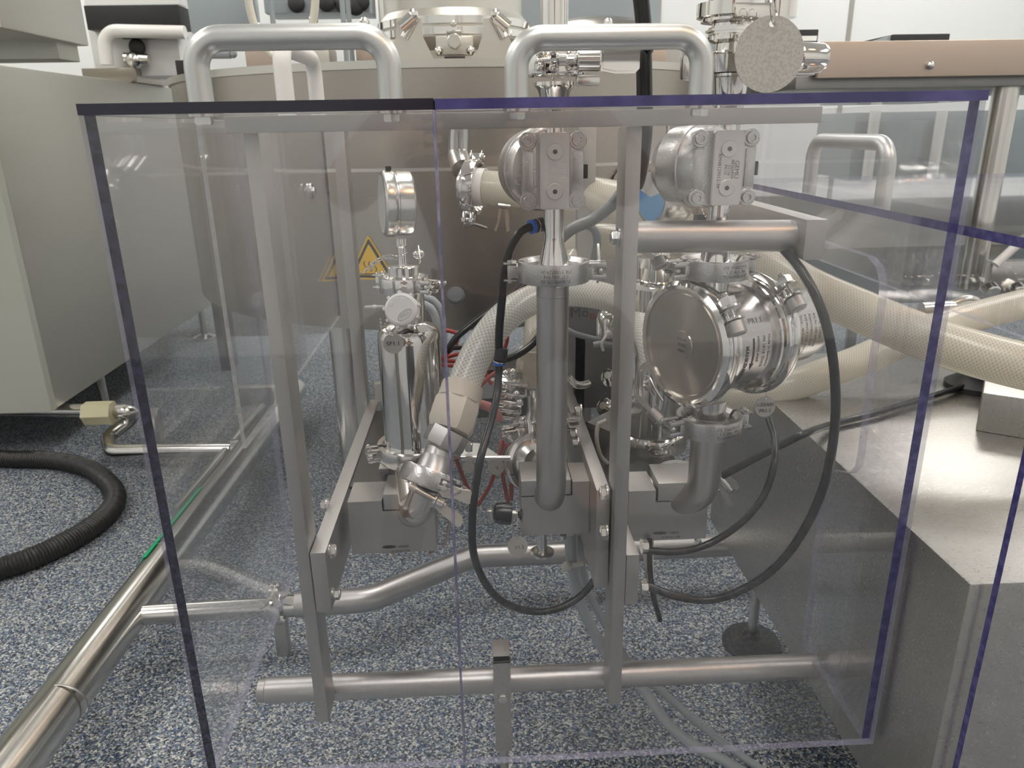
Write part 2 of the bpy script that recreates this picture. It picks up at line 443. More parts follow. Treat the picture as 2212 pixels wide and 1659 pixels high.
def text_mb(mb, s, size, fmap, align='CENTER', bold=0.):
    """lay lettering through fmap(u, v) -> world point; u right, v up, metres"""
    cu = bpy.data.curves.new('t', 'FONT'); cu.body = s; cu.size = size; cu.align_x = align; cu.align_y = 'CENTER'
    cu.resolution_u = 2; cu.offset = bold
    o = bpy.data.objects.new('t', cu); COL.objects.link(o)
    dg = bpy.context.evaluated_depsgraph_get(); dg.update()
    me = bpy.data.meshes.new_from_object(o.evaluated_get(dg))
    vs = [fmap(v.co.x, v.co.y) for v in me.vertices]; fs = [tuple(p.vertices) for p in me.polygons]
    bpy.data.objects.remove(o); bpy.data.curves.remove(cu); bpy.data.meshes.remove(me)
    if fs: mb.add(vs, fs)
def plane_map(o, u, v):
    o = Vector(o); u = Vector(u).normalized(); v = Vector(v).normalized()
    return lambda a, b: o+u*a+v*b
def cyl_map(c, axis, r, ref, along='v'):
    """wrap on a cylinder: c centre, axis unit, ref unit radial direction at u=0; text up = axis (along='v') or text right = axis (along='u')"""
    c = Vector(c); ax = Vector(axis).normalized(); ref = Vector(ref); ref = (ref-ax*ref.dot(ax)).normalized()
    def f(a, b):
        t, h = (a, b) if along == 'v' else (-b, a)
        return c+ax*h+(Quaternion(ax, t/r) @ ref)*r
    return f

# ------------------------------------------------------------------ the room
XL, XR, YB, YF, ZC = -3.0, 3.2, 4.4, -1.9, 2.7
struct(MB().box((XL, YF, -.05), (XR, YB, 0)), 'floor', M_floor)
wb = struct(MB().box((XL, YB, 0), (XR, YB+.08, ZC)), 'wall_back', M_wall)
struct(MB().box((XL-.08, YF, 0), (XL, YB, ZC)), 'wall_left', M_wall)
struct(MB().box((XR, YF, 0), (XR+.08, YB, ZC)), 'wall_right', M_wall)
struct(MB().box((XL, YF-.08, 0), (XR, YF, ZC)), 'wall_front', M_wall)
struct(MB().box((XL, YF, ZC), (XR, YB, ZC+.06)), 'ceiling', M_ceil)
k = 0
for px in (1205, 1418, 1422, 1836, 2420):
    x = at(px, 60, Y=YB-.01).x
    if px == 1418: continue
    k += 1
    struct(MB().box((x-.012, YB-.006, 0), (x+.012, YB, ZC)), 'trim_%d' % k, M_wallseam)
mb = MB()
lamps = []
for i, X in enumerate((-2.0, 0.1, 2.2)):
    for j, Y in enumerate((-.3, 1.7, 3.6)):  # back row added to brighten the back wall
        o = thing('ceiling_light', 'recessed white framed ceiling light panel, %s of the row %s' % (('leftmost', 'middle one', 'rightmost')[i], ('nearest the camera', 'over the vat', 'added along the back wall to brighten it')[j]), 'light', (X, Y, ZC-.03), 'ceiling light panels')
        MB().box((X-.3, Y-.6, ZC-.012), (X+.3, Y+.6, ZC-.006)).build('diffuser', M_lamp, o)
        m2 = MB()
        for a, b in (((X-.33, Y-.63), (X-.3, Y+.63)), ((X+.3, Y-.63), (X+.33, Y+.63)), ((X-.3, Y-.63), (X+.3, Y-.6)), ((X-.3, Y+.6), (X+.3, Y+.63))):
            m2.box((a[0], a[1], ZC-.02), (b[0], b[1], ZC))
        m2.build('frame', M_counter, o)

ws = thing('added_spotlight', 'unseen round warm spotlight added on the ceiling for the orange highlight on the regulator drum', 'light', (1.1, -.45, ZC-.05))  # out-of-view lamp, added to give the orange highlights a warm source
MB().cyl((1.1, -.45, ZC-.05), (1.1, -.45, ZC), .20, 32).build('housing', M_counter, ws)
MB().cyl((1.1, -.45, ZC-.054), (1.1, -.45, ZC-.0505), .17, 32).build('lamp_face', M_warmlamp, ws)

# ------------------------------------------------------------------ common fittings
def bolt_head(mb, p, axis, af=.010, h=.0055, washer=.0075):
    p = Vector(p); a = Vector(axis).normalized()
    if washer: mb.cyl(p, p+a*.0015, washer, 24)
    mb.hexn(p+a*.0015, a, af, h)
    mb.cyl(p+a*(.0015+h), p+a*(.0015+h+.0006), af*.36, 20)

def tri_clamp(label, c, axis, ear, R=.0315, h=.0165, mat=None, group=None, text=None, wing='fold', flip=False, name='pipe_clamp', trot=0., scale_ear=1.):
    """hinged two-piece pipe clamp. c centre, axis pipe axis, ear = direction of the bolt ear (the hinge is opposite)"""
    mat = mat or M_cast
    a = Vector(axis).normalized(); e = Vector(ear); e = (e-a*e.dot(a)).normalized(); n = a.cross(e)
    T = Matrix.Translation(Vector(c)) @ Matrix((e, n, a)).transposed().to_4x4()
    o = thing(name, label, 'clamp', Vector(c), group)
    ri = R*.765
    prof = [(ri, -h*.28), (ri+(R-ri)*.4, -h*.5), (R*.985, -h*.5), (R, -h*.42), (R, h*.42), (R*.985, h*.5), (ri+(R-ri)*.4, h*.5), (ri, h*.28)]
    for sgn in (1, -1):
        b = MB(T)
        a0, a1 = (.08, PI-.08) if sgn > 0 else (PI+.08, 2*PI-.08)
        b.ring(prof, n=26, a0=a0, a1=a1)
        # bolt ear: two cheeks with a slot between
        y = sgn*.0028
        ex0, ex1 = R*.93, R+.0155*scale_ear
        for zz in (-1, 1):
            b.box((ex0, min(y, sgn*.0085), zz*h*.30-h*.13), (ex1, max(y, sgn*.0085), zz*h*.30+h*.13), .0012)
        b.box((ex0, min(y, sgn*.0085), -h*.4), (ex0+.006, max(y, sgn*.0085), h*.4), .0012)
        # hinge lug
        b.box((-R-.010, min(sgn*.0012, sgn*.007), -h*.34), (-R*.93, max(sgn*.0012, sgn*.007), h*.34), .0014)
        b.build('half_ring', mat, o)
    b = MB(T)
    for sgn in (1, -1):
        b.box((-R-.0135, -.0085, sgn*h*.42-.0009), (-R-.001, .0085, sgn*h*.42+.0009), .0006)
        for yy in (-.0045, .0045): b.cyl((-R-.0075, yy, sgn*h*.40), (-R-.0075, yy, sgn*(h*.40+.0034)), .0024, 14, bev=.0006)
    b.cyl((-R-.0075, -.0045, -h*.45), (-R-.0075, -.0045, h*.45), .0017, 12); b.cyl((-R-.0075, .0045, -h*.45), (-R-.0075, .0045, h*.45), .0017, 12)
    b.build('hinge', mat, o)
    f = -1 if flip else 1
    bx = R+.0105*scale_ear
    b = MB(T)
    b.sph((bx, -f*.0055, 0), .0037, 14)
    b.cyl((bx, -f*.0055, 0), (bx, f*.026, 0), .0022, 12)
    for i in range(9): b.ring([(.0022, i*.0015), (.0029, i*.0015+.0007), (.0022, i*.0015+.0014)], TM((bx, f*.011, 0), (0, f, 0)), 12)
    b.cyl((bx, -f*.0055, -h*.5), (bx, -f*.0055, h*.5), .0016, 10)
    cb_ = b.build('clamp_bolt', mat, o)
    b = MB(T)
    b.cyl((bx, f*.009, 0), (bx, f*.0105, 0), .0062, 20)
    b.cyl((bx, f*.0105, 0), (bx, f*.018, 0), .0048, 20, bev=.0008)
    for sg in ((-1, 1) if wing else ()):
        W = Matrix.Translation((bx, f*.0145, 0)) @ Matrix.Rotation(0 if wing == 'fold' else .5, 4, 'Y')
        dx = .004
        pts = [(0, -.003), (.008, -.0048), (.024, -.0062), (.0275, -.004), (.0285, 0), (.0275, .004), (.024, .0062), (.008, .0048), (0, .003)]
        Q = W @ Matrix.Rotation(sg*.55 if wing == 'fold' else (0 if sg > 0 else PI), 4, 'X' if wing == 'fold' else 'Y')
        # the leaf lies in a plane spanned by the bolt axis and local z
        A = Matrix(((0, 0, 1), (f, 0, 0), (0, 1, 0))).to_4x4() if wing == 'fold' else Matrix(((1, 0, 0), (0, 0, 1), (0, 1, 0))).to_4x4()
        b.prism(pts, -.0011, .0011, Q @ A @ Matrix.Translation((dx, 0, 0)), bev=.0004)
    b.build('wing_nut', M_semi, cb_)
    if text:
        tb = MB(); L = len(text)
        for i, s_ in enumerate(text):
            cy = ((L-1)/2-i)*h*.23
            ref = T.to_3x3() @ (Quaternion((0, 0, 1), trot) @ V(1, 0, 0))
            up = 1
            fm = cyl_map(c, a, R+.00015, ref)
            if flip == 'text' or text[0].startswith('~'):
                g = lambda u, v, cy=cy: fm(-u, -(v+cy))
            else:
                g = lambda u, v, cy=cy: fm(u, v+cy)
            text_mb(tb, s_.replace('~', ''), h*.235, g)
        tb.build('etched_marking', M_etch, o)
    return o

def ferrule(mb, c, axis, sgn, rp, R=.0255, L=.012, rtop=None):
    """weld ferrule: flange at c, tapering back along sgn*axis to the pipe radius"""
    a = Vector(axis).normalized()*sgn
    mb.lathe([(rp*.9, 0), (R, 0), (R, .0016), (rp*1.25, .0042), (rp*1.04, .0065), (rp, .0085), (rp, L)], TM(c, a), 32)

def tag_disc(mb, c, nrm, r, up=(0, 0, 1), th=.0012, hole=True):
    T = TM(c, nrm, up)
    if hole:
        # outline with a small round hole near the rim: a keyhole polygon
        n = 40; hr = r*.085; hy = r*.78
        out = [(r*math.sin(2*PI*i/n+1e-3), r*math.cos(2*PI*i/n+1e-3)) for i in range(n)]
        vs = []; fs = []
        for z in (0, th):
            vs += [(x, y, z) for x, y in out]
        # triangulated ring between rim and hole
        hn = n; ho = [(hr*math.sin(2*PI*i/hn), hy+hr*math.cos(2*PI*i/hn)) for i in range(hn)]
        for z in (0, th): vs += [(x, y, z) for x, y in ho]
        for i in range(n):
            j = (i+1) % n
            fs.append((i, j, 2*n+j, 2*n+i)); fs.append((n+j, n+i, 3*n+i, 3*n+j))
            fs.append((j, i, n+i, n+j)); fs.append((2*n+i, 2*n+j, 3*n+j, 3*n+i))
        mb.add(vs, fs, None, T)
    else: mb.lathe([(r, 0), (r, th)], T, 40)

def chain(mb, pts, r=.0012, gap=.0036):
    p = smooth_path(pts, .0008); acc = 0; last = None
    for i, q in enumerate(p):
        if last is None or (q-last).length >= gap:
            mb.sph(q, r, 8); last = q
    mb.tube(p[::3] if len(p) > 6 else p, r*.25, 5)

def cable(name, label, pts, r, mat, cat='cable', extra=None, n=12, step=.006, group=None):
    """pts: (px, py, depth) of the photo"""
    P = smooth_path([at(a, b, Y=y) if not isinstance(a, Vector) else a for a, b, y in pts], step)
    return single(MB().tube(P, r, n), name, mat, label, cat, origin=P[0], group=group)

# ------------------------------------------------------------------ the photographer, crouching behind the camera (mirrored faintly in the clear sheets)
def skin_obj(name, chains, mat, parent, sub=2):
    """chains: lists of (x, y, z, rx[, ry]); a chain may start with an index into the points already laid"""
    bm = bmesh.new(); lay = bm.verts.layers.skin.verify(); vl = []
    for ch in chains:
        prev = None; root = True
        for p in ch:
            if isinstance(p, int): prev = vl[p]; root = False; continue
            v = bm.verts.new(p[:3]); v[lay].radius = (p[3], p[4] if len(p) > 4 else p[3]); v[lay].use_root = root; root = False
            if prev is not None: bm.edges.new((prev, v))
            prev = v; vl.append(v)
    me = bpy.data.meshes.new(name); bm.to_mesh(me); bm.free()
    o = bpy.data.objects.new(name, me); COL.objects.link(o)
    m1 = o.modifiers.new('skin', 'SKIN'); m1.use_smooth_shade = True
    m2 = o.modifiers.new('sub', 'SUBSURF'); m2.levels = sub; m2.render_levels = sub
    dg = bpy.context.evaluated_depsgraph_get(); dg.update()
    me2 = bpy.data.meshes.new_from_object(o.evaluated_get(dg)); me2.name = name
    bpy.data.objects.remove(o)
    me2.materials.clear(); me2.materials.append(mat)
    me2.polygons.foreach_set('use_smooth', [True]*len(me2.polygons))
    off = parent.location if parent else V(0, 0, 0); me2.transform(Matrix.Translation(-Vector(off)))
    o = bpy.data.objects.new(name, me2); COL.objects.link(o); o.parent = parent
    return o
M_skin = pbr('skin', (.58, .36, .27), .5)
M_coat = pbr('dusty pink brown coat cloth', (.30, .225, .20), .85, 0, .3, 400)
M_trou = pbr('dark trouser cloth', (.05, .055, .07), .85)
M_hair = pbr('brown hair', (.05, .03, .02), .6)
pe = thing('person', 'person crouching in a brown coat, mirrored faintly in the clear front sheets', 'person', (.04, -.55, 0))
def hand(s, w, grip):
    """palm behind the phone edge, four bent fingers of unequal length and a thumb from the side of the palm"""
    chs = []
    for i, ln in enumerate((.92, 1.0, .95, .78)):
        z = grip[2]+.030-.019*i
        b0 = (grip[0]+s*.018, grip[1]-.030, z); b1 = (grip[0]+s*.004, grip[1]-.008-.001*i, z+.001)
        b2 = (grip[0]-s*.014*ln, grip[1]+.004, z); b3 = (grip[0]-s*.030*ln, grip[1]+.003, z-.001)
        chs.append([(*b0, .0085), (*b1, .0080), (*b2, .0072), (*b3, .0062)])
    chs.append([(grip[0]+s*.022, grip[1]-.046, grip[2]-.012, .012), (grip[0]+s*.002, grip[1]-.050, grip[2]+.012, .010), (grip[0]-s*.020, grip[1]-.040, grip[2]+.018, .0078)])
    return chs
GL = (-.078, -.030, .893); GR = (.078, -.030, .893)
chains = [[(.04, -.62, .46, .13, .10), (.04, -.57, .66, .125, .09), (.035, -.50, .86, .15, .10), (.03, -.47, .97, .055, .05), (.025, -.42, 1.05, .048, .048), (.02, -.385, 1.12, .072, .085), (.02, -.38, 1.20, .070, .088)],
          [2, (-.15, -.46, .92, .052), (-.26, -.30, .78, .042), (-.115, -.105, .880, .027), (GL[0]-.018, GL[1]-.035, GL[2], .020, .034)],
          [2, (.22, -.46, .92, .052), (.32, -.30, .78, .042), (.115, -.105, .880, .027), (GR[0]+.018, GR[1]-.035, GR[2], .020, .034)],
          [0, (-.08, -.60, .44, .085), (-.20, -.26, .50, .062), (-.18, -.46, .10, .038), (-.19, -.30, .045, .036)],
          [0, (.16, -.60, .44, .085), (.26, -.26, .50, .062), (.24, -.46, .10, .038), (.25, -.30, .045, .036)]]
chains += hand(-1, None, GL) + hand(1, None, GR)
body = skin_obj('body', chains, M_skin, pe)
skin_obj('coat', [[(.04, -.61, .50, .155, .125), (.04, -.57, .66, .145, .110), (.035, -.50, .86, .170, .120), (.03, -.475, .955, .075, .07)],
                  [2, (-.15, -.46, .92, .066), (-.26, -.30, .78, .056), (-.135, -.130, .868, .038)],
                  [2, (.22, -.46, .92, .066), (.32, -.30, .78, .056), (.135, -.130, .868, .038)]], M_coat, pe)
skin_obj('trousers', [[(.04, -.62, .45, .145, .12)], [0, (-.08, -.60, .44, .098), (-.20, -.26, .50, .074), (-.18, -.45, .12, .048)],
                      [0, (.16, -.60, .44, .098), (.26, -.26, .50, .074), (.24, -.45, .12, .048)]], M_trou, pe)
b = MB(); b.sph((.02, -.400, 1.195), .096, 28, sc3=(.90, 1.05, 1.08)); b.build('hair', M_hair, pe)
b = MB()
b.sph((.02, -.318, 1.150), .034, 20, sc3=(1.35, .5, 1.7)); b.sph((.02, -.298, 1.142), .011, 12, sc3=(.8, 1, 1.5))
b.build('face', M_skin, pe)
for sx in (-.028, .028): MB().sph((.02+sx, -.303, 1.165), .0085, 12, sc3=(1.3, .5, .7)).build('eye', M_hair, pe)
MB().box((.0, -.3030, 1.112), (.04, -.300, 1.117), .001).build('mouth', M_pink, pe)
for x_ in (-.19, .25): MB().box((x_-.045, -.50, 0), (x_+.045, -.24, .075), .022).build('shoe', M_blackmat, pe)
ph = thing('phone', 'black phone held up by the crouching person', 'phone', (0, -.02, .86))
MB().box((-.080, -.036, .858), (.080, -.028, .935), .003).build('case', M_blackmat, ph)

# ------------------------------------------------------------------ polycarbonate guards
YG = .600; ZT = .9135; ZB = .2855; TH = .0080
def handle(parent, p0, p1, hgt, r, mat, bend=.022, under=True):
    p0 = Vector(p0); p1 = Vector(p1); up = V(0, 0, 1)
    h = MB().tube(fillet([p0, p0+up*hgt, p1+up*hgt, p1], bend, 10), r, 24).build('handle', mat, parent)
    if under:
        for p in (p0, p1):
            b = MB(); q = V(p.x, p.y, ZT)
            b.cyl(q, q-up*.0016, .0115, 28)
            b.build('washer', M_semi, h)
            MB().hexn(q-up*.0016, -up, .0125, .0062).build('nut', M_semi, h)
    return h

gl = thing('polycarbonate_guard', 'left clear polycarbonate splash guard with dark navy top edge', 'guard', (-.16, .64, ZB))
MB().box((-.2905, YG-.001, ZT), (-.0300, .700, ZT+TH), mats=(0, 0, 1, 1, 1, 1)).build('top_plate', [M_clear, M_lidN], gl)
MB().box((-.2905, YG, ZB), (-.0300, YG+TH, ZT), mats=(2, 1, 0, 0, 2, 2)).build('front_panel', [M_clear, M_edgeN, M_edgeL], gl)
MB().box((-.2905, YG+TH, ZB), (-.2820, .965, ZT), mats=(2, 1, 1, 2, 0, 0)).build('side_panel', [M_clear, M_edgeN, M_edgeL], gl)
M_seam = edgemat('lilac glued seam', (.16, .15, .27), (.36, .34, .50), 60); thin_edge(M_seam, .25)
MB().box((-.0312, YG-.0012, ZB), (-.0291, YG+TH, ZT-.0002), .0005).build('corner_bead', M_seam, gl)
handle(gl, (-.2135, .64, ZT+TH), (-.0655, .64, ZT+TH), .0470, .0096, M_alu)

gr = thing('polycarbonate_guard', 'right clear polycarbonate splash guard with bright violet top edge and notched side', 'guard', (.18, .64, ZB))
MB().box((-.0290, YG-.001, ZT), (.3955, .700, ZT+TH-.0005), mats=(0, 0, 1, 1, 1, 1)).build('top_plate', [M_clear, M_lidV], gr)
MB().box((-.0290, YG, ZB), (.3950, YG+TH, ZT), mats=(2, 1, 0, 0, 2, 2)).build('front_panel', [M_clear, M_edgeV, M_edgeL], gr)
# right side sheet: outline in (Y, Z) with a rounded notch that lets the hoses through
o_ = [(.608, ZB), (.760, ZB), (.762, .475), (.748, .530), (.722, .540)]
o_ += [(.700+.016*math.cos(t)+.004, .560-.02*math.sin(t)) for t in (1.2, .7, .2)][:0]
o_ += [(.708, .545), (.697, .558), (.6955, .575), (.700, .66), (.698, .735), (.701, .752), (.711, .765), (.730, .772), (1.22, .772), (1.22, ZT), (.608, ZT)]
b = MB(); n = len(o_); x0, x1 = .3865, .3950
vs = [(x0, y, z) for y, z in o_]+[(x1, y, z) for y, z in o_]
b.add(vs, [tuple(range(n)), tuple(range(2*n-1, n-1, -1))])
for i in range(n):
    j = (i+1) % n; b.mi = 1 if i == n-1 else 2
    b.add(vs, [(i, j, n+j, n+i)])
b.mi = 0
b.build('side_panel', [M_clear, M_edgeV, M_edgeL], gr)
handle(gr, (.0345, .64, ZT+TH), (.1825, .64, ZT+TH), .0440, .0096, M_alu)

# small side guard behind the frame on the left, seen edge on, with a flat pull handle
gs = thing('side_guard', 'clear side guard sheet behind left post with flat white pull handle', 'guard', (-.235, .90, .46))
zs = at(540, 952, x=-.236).z
MB().box((-.238, .69, zs), (-.234, 1.24, .911), mats=(2, 2, 2, 1, 0, 0)).build('sheet', [M_clear, M_edgeN, M_edgeP], gs)
MB().box((-.238, .80, .905), (-.180, 1.10, .911), mats=(0, 0, 2, 2, 2, 2)).build('top_flange', [M_clear, M_edgeN, M_edgeP], gs)
b = MB(); P = fillet([V(-.2, .865, .911), V(-.2, .865, .985), V(-.2, 1.035, .985), V(-.2, 1.035, .911)], .022, 10)
b.tube(P, .0095, 20); b.build('handle', M_whitep, gs)
b = MB(); q = at(670, 412, x=-.234); b.cyl(q, q+V(.004, 0, 0), .011, 28, bev=.001); b.cyl(q+V(.004, 0, 0), q+V(.007, 0, 0), .006, 6)
b.build('screw', M_semi, gs)

# second guard on the right hand machine
g2 = thing('polycarbonate_guard', 'farther polycarbonate guard at right edge with slanting violet top edge', 'guard', (.5, .8, .34))
XS = .415
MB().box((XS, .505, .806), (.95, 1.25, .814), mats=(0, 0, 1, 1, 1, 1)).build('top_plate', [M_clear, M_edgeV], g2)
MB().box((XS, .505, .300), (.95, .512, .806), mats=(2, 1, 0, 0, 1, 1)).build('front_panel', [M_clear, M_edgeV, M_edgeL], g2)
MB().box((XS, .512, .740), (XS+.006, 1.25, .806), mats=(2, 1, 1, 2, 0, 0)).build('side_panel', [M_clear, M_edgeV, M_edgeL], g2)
MB().tube(fillet([V(.432, .985, .814), V(.432, .985, .878), V(.432, .80, .878), V(.432, .80, .814)], .024, 10), .0085, 20).build('handle', M_alu, g2)

# ------------------------------------------------------------------ support frame
fr = thing('support_frame', 'bead blasted steel support frame standing inside the clear guards', 'frame', (0, .72, .27))
YP = .680
def fbox(name, a, b, bev=.0006, mat=None): return MB().box(a, b, bev).build(name, mat or M_frame, fr)
fbox('top_rail', (-.2075, .671, .8990), (.2985, .679, .9125))
fbox('top_rail', (-.2075, 1.118, .8990), (.2985, 1.130, .9125))
fbox('post', (-.1962, YP, .2745), (-.1832, .718, .899))
fbox('post', (.1315, YP, .2800), (.1450, .720, .899))
fbox('post', (-.1962, 1.10, .30), (-.1800, 1.135, .899))
fbox('post', (.1400, 1.06, .45), (.1640, 1.085, .899))
# side rails running back, left pair and right pair
fbox('side_rail', (-.1822, YP, .4190), (-.1665, 1.14, .4905))
fbox('side_rail', (.1155, .700, .4205), (.1300, 1.13, .5400))
fbox('bracket', (.1455, YP, .4120), (.1590, .92, .4730))
fbox('side_rail', (.1330, 1.02, .50), (.1480, 1.13, .62))
b = MB(); b.box((-.1665, 1.10, .50), (.13, 1.115, .53), .0006); b.build('cross_bar', M_frame, fr)
b = MB(); b.box((-.13, .84, .500), (-.118, 1.10, .508), .0006); b.build('cross_bar', M_frame, fr)
fbox('base_plate', (-.1660, .835, .484), (-.0750, 1.095, .488), mat=M_darkplate)
fbox('base_plate', (.1460, .800, .484), (.2480, 1.02, .488), mat=M_darkplate)
# arm for the cross tube
MB().cyl((.1450, .700, .8012), (.2950, .700, .7990), .0148, 32).build('cross_tube', M_pipe, fr)
fbox('arm_plate', (.2950, .6700, .7810), (.3140, 1.12, .8170))
b = MB(); bolt_head(b, (.1315, .700, .8010), (-1, 0, 0), .0125, .006, .0088); b.build('bolt', M_semi, fr)
# lower tube and its end cap
MB().cyl((-.2660, .737, .2735), (.3950, .737, .2720), .0150, 36).build('lower_tube', M_pipe, fr)
MB().cyl((-.2760, .737, .2735), (-.2660, .737, .2735), .0135, 30, bev=.001).build('end_cap', M_frame, fr)
# bolts on the rails
for p in (at(712, 1190, x=-.1665), at(720, 1283, x=-.1665)):
    b = MB(); bolt_head(b, p, (1, 0, 0), .0115, .0055, .008); b.build('bolt', M_semi, fr)
for q in ((840, 877), ):
    b = MB(); bolt_head(b, at(q[0], q[1], x=-.1665), (1, 0, 0), .012, .006, .0085); b.build('bolt', M_semi, fr)
b = MB(); bolt_head(b, at(708, 1092, x=-.1822), (-1, 0, 0), .0115, .0055, .008); b.build('bolt', M_semi, fr)
for q in ((1312, 1064), (1312, 1150)):
    b = MB(); bolt_head(b, at(q[0], q[1], x=.1155), (-1, 0, 0), .0115, .0055, .008); b.build('bolt', M_semi, fr)
for q in ((1256, 885), (1245, 938), (1250, 956)):
    b = MB(); bolt_head(b, at(q[0], q[1], x=.1155), (-1, 0, 0), .011, .0055, .0075); b.build('bolt', M_semi, fr)
for q in ((1385, 1180), (1384, 1268)):
    b = MB(); bolt_head(b, at(q[0], q[1], x=.1590), (1, 0, 0), .0115, .0055, .008); b.build('bolt', M_semi, fr)
# levelling foot bracket on the lower tube
p0 = at(1065, 1430, Y=.712); p1 = at(1107, 1622, Y=.712)
ft = MB(); ft.box((p0.x, .712, p1.z), (p1.x-.0005, .7215, p0.z), .0005); ft.box((p0.x, .712, p0.z-.003), (p1.x-.0005, .752, p0.z), .0005)
ft.build('foot_bracket', M_frame, fr)
c = at(1086, 1508, Y=.712)
b = MB(); b.hexn(c, (0, -1, 0), .011, .003); b.build('bolt', M_semi, fr)
zc = p1.z
MB().cyl((c.x, .7165, .012), (c.x, .7165, zc), .0052, 18).build('foot_rod', M_frame, fr)
MB().lathe([(.022, 0), (.022, .004), (.006, .012)], TM((c.x, .7165, 0)), 28).build('foot_pad', M_frame, fr)

# ------------------------------------------------------------------ split pipe blocks
def pipe_block(label, x0, x1, z0, z1, Y, notch, cap, hole, cap_left, mk=None):
    """square split block: body with a stepped notch and a cap clamped over the pipe"""
    o = thing('pipe_block', label, 'clamp block', ((x0+x1)/2, Y+.03, z0))
    nx0, nz = notch; D = .05
    T = Matrix(((1, 0, 0, 0), (0, 0, 1, Y), (0, 1, 0, 0), (0, 0, 0, 1)))     # local (x, z) -> world, extruded along Y
    g = .0017
    if cap_left: out = [(x0, z0), (x1, z0), (x1, z1), (nx0+g, z1), (nx0+g, nz), (x0, nz)]; co = (x0, nz+g, nx0, cap)
    else: out = [(x0, z0), (x1, z0), (x1, nz), (nx0, nz), (nx0, z1), (x0, z1)]; co = (nx0+g*1.3, nz+g, x1, cap)
    MB().prism(out, 0, D, T).build('body', M_block, o)
    MB().box((co[0], Y-.001, co[1]), (co[2], Y+D, co[3]), .0006).build('cap', M_block, o)
    MB().box((min(co[0], nx0)-.0006 if not cap_left else co[0]+.001, Y+.003, nz-.0005), (co[2]+(.0012 if cap_left else -.001), Y+D-.002, nz+g+.0004)).build('joint', M_blackgap, o)
    if hole:
        hx, hz, hr = hole
        MB().ring([(hr*.93, -.0008), (hr, -.0008), (hr, .002), (hr*.93, .002)], TM((hx, Y-.0002, hz), (0, -1, 0)), 40).build('seal_ring', M_block, o)
    if mk:
        tb = MB(); L = at(mk[0], mk[1], Y=Y-.0004)
        fm = plane_map(L, (-1, 0, 0), (0, 0, -1))
        text_mb(tb, '03880115', .0042, lambda u, v: fm(u-.010, v-.0028), 'CENTER')
        text_mb(tb, '46113528 01', .0042, lambda u, v: fm(u-.009, v+.0030), 'CENTER')
        tb.lathe([(1, 0), (1, .0003)], TM(L+V(-.004, 0, .0028), (0, -1, 0)) @ Matrix.Diagonal((.0075, .0018, 1, 1)), 24)
        tb.build('etched_marking', M_etch, o)
    return o
YB1 = .765
a = at(750, 1085, Y=YB1); b_ = at(943, 1190, Y=YB1); nt_ = at(826, 1104, Y=YB1); ct = at(826, 1068, Y=YB1)
B1 = pipe_block('left steel split block carrying the elbow under the braided hose', a.x, b_.x, b_.z, a.z, YB1, (nt_.x, nt_.z), ct.z, None, False, (848, 1186))
for q in (848, 932):
    b = MB(); b.hexn(at(q, 1192, Y=YB1+.012), (0, 0, -1), .0075, .005); b.build('bolt', M_semi, B1)
YB2 = .745
a = at(1126, 1075, Y=YB2); b_ = at(1308, 1150, Y=YB2); nt_ = at(1233, 1070, Y=YB2); ct = at(1200, 1036, Y=YB2); top = at(1260, 1040, Y=YB2)
B2 = pipe_block('middle steel split block behind the long vertical pipe', a.x, .1150, b_.z, top.z, YB2, (nt_.x, nt_.z), ct.z, None, True)
B2.name = 'pipe_block'
b = MB(); b.hexn(at(1216, 1155, Y=YB2+.015), (0, 0, -1), .0075, .005); b.build('bolt', M_semi, B2)
# spindle and round pad below the middle block
q = at(1171, 1155, Y=YB2+.02); q2 = at(1171, 1190, Y=YB2+.02)
b = MB(); b.cyl((q.x, q.y, q.z+.004), (q.x, q.y, q2.z), .0058, 20); b.build('spindle', M_semi, B2)
b = MB(); b.lathe([(.013, 0), (.0140, .001), (.0140, .0035), (.012, .0045)], TM((q.x, q.y, q2.z-.004)), 32); b.build('spindle_pad', M_semi, B2)
a = at(1355, 1062, Y=YB2); b_ = at(1524, 1163, Y=YB2); nt_ = at(1416, 1085, Y=YB2); ct = at(1420, 1044, Y=YB2)
B3 = pipe_block('right steel split block under the pressure regulator elbow', .1595, b_.x, b_.z, a.z, YB2, (nt_.x, nt_.z), ct.z, None, False, (1432, 1156))
b = MB(); b.hexn(at(1508, 1165, Y=YB2+.015), (0, 0, -1), .0075, .005); b.build('bolt', M_semi, B3)

# ------------------------------------------------------------------ central vertical pipe with elbow
Yc = .715
rp = 34*mpp(at(1194, 800, Y=Yc))
top = at(1194, 598, Y=Yc); bot = at(1190, 1072, Y=Yc)
vp = thing('vertical_pipe', 'long satin steel pipe standing in the middle, bent back at its foot', 'pipe', bot)
pth = fillet([V(top.x, Yc, top.z), V(bot.x, Yc, bot.z-.012), V(bot.x, Yc+.075, bot.z-.012)], .030, 14)
MB().tube(pth, rp, 40).build('tube', M_pipe, vp)
b = MB(); wz = at(1194, 637, Y=Yc).z; b.ring([(rp*.99, -.0012), (rp+.0003, 0), (rp*.99, .0012)], TM((top.x, Yc, wz)), 40); b.build('weld_seam', M_frame, vp)
ccen = at(1196, 584, Y=Yc)
b = MB(); ferrule(b, (ccen.x, Yc, ccen.z), (0, 0, 1), -1, rp, .0262, .014); b.build('ferrule', M_semi, vp)
tri_clamp('wide pipe clamp with upside-down etching on the long vertical pipe', (ccen.x, Yc, ccen.z), (0, 0, 1), (1, -.08, 0), .0345, .0190,
          text=('~TUV-M0075-10', '~1.5" AISI 304', '~ITE Y150729-31'), trot=-PI/2+.05)

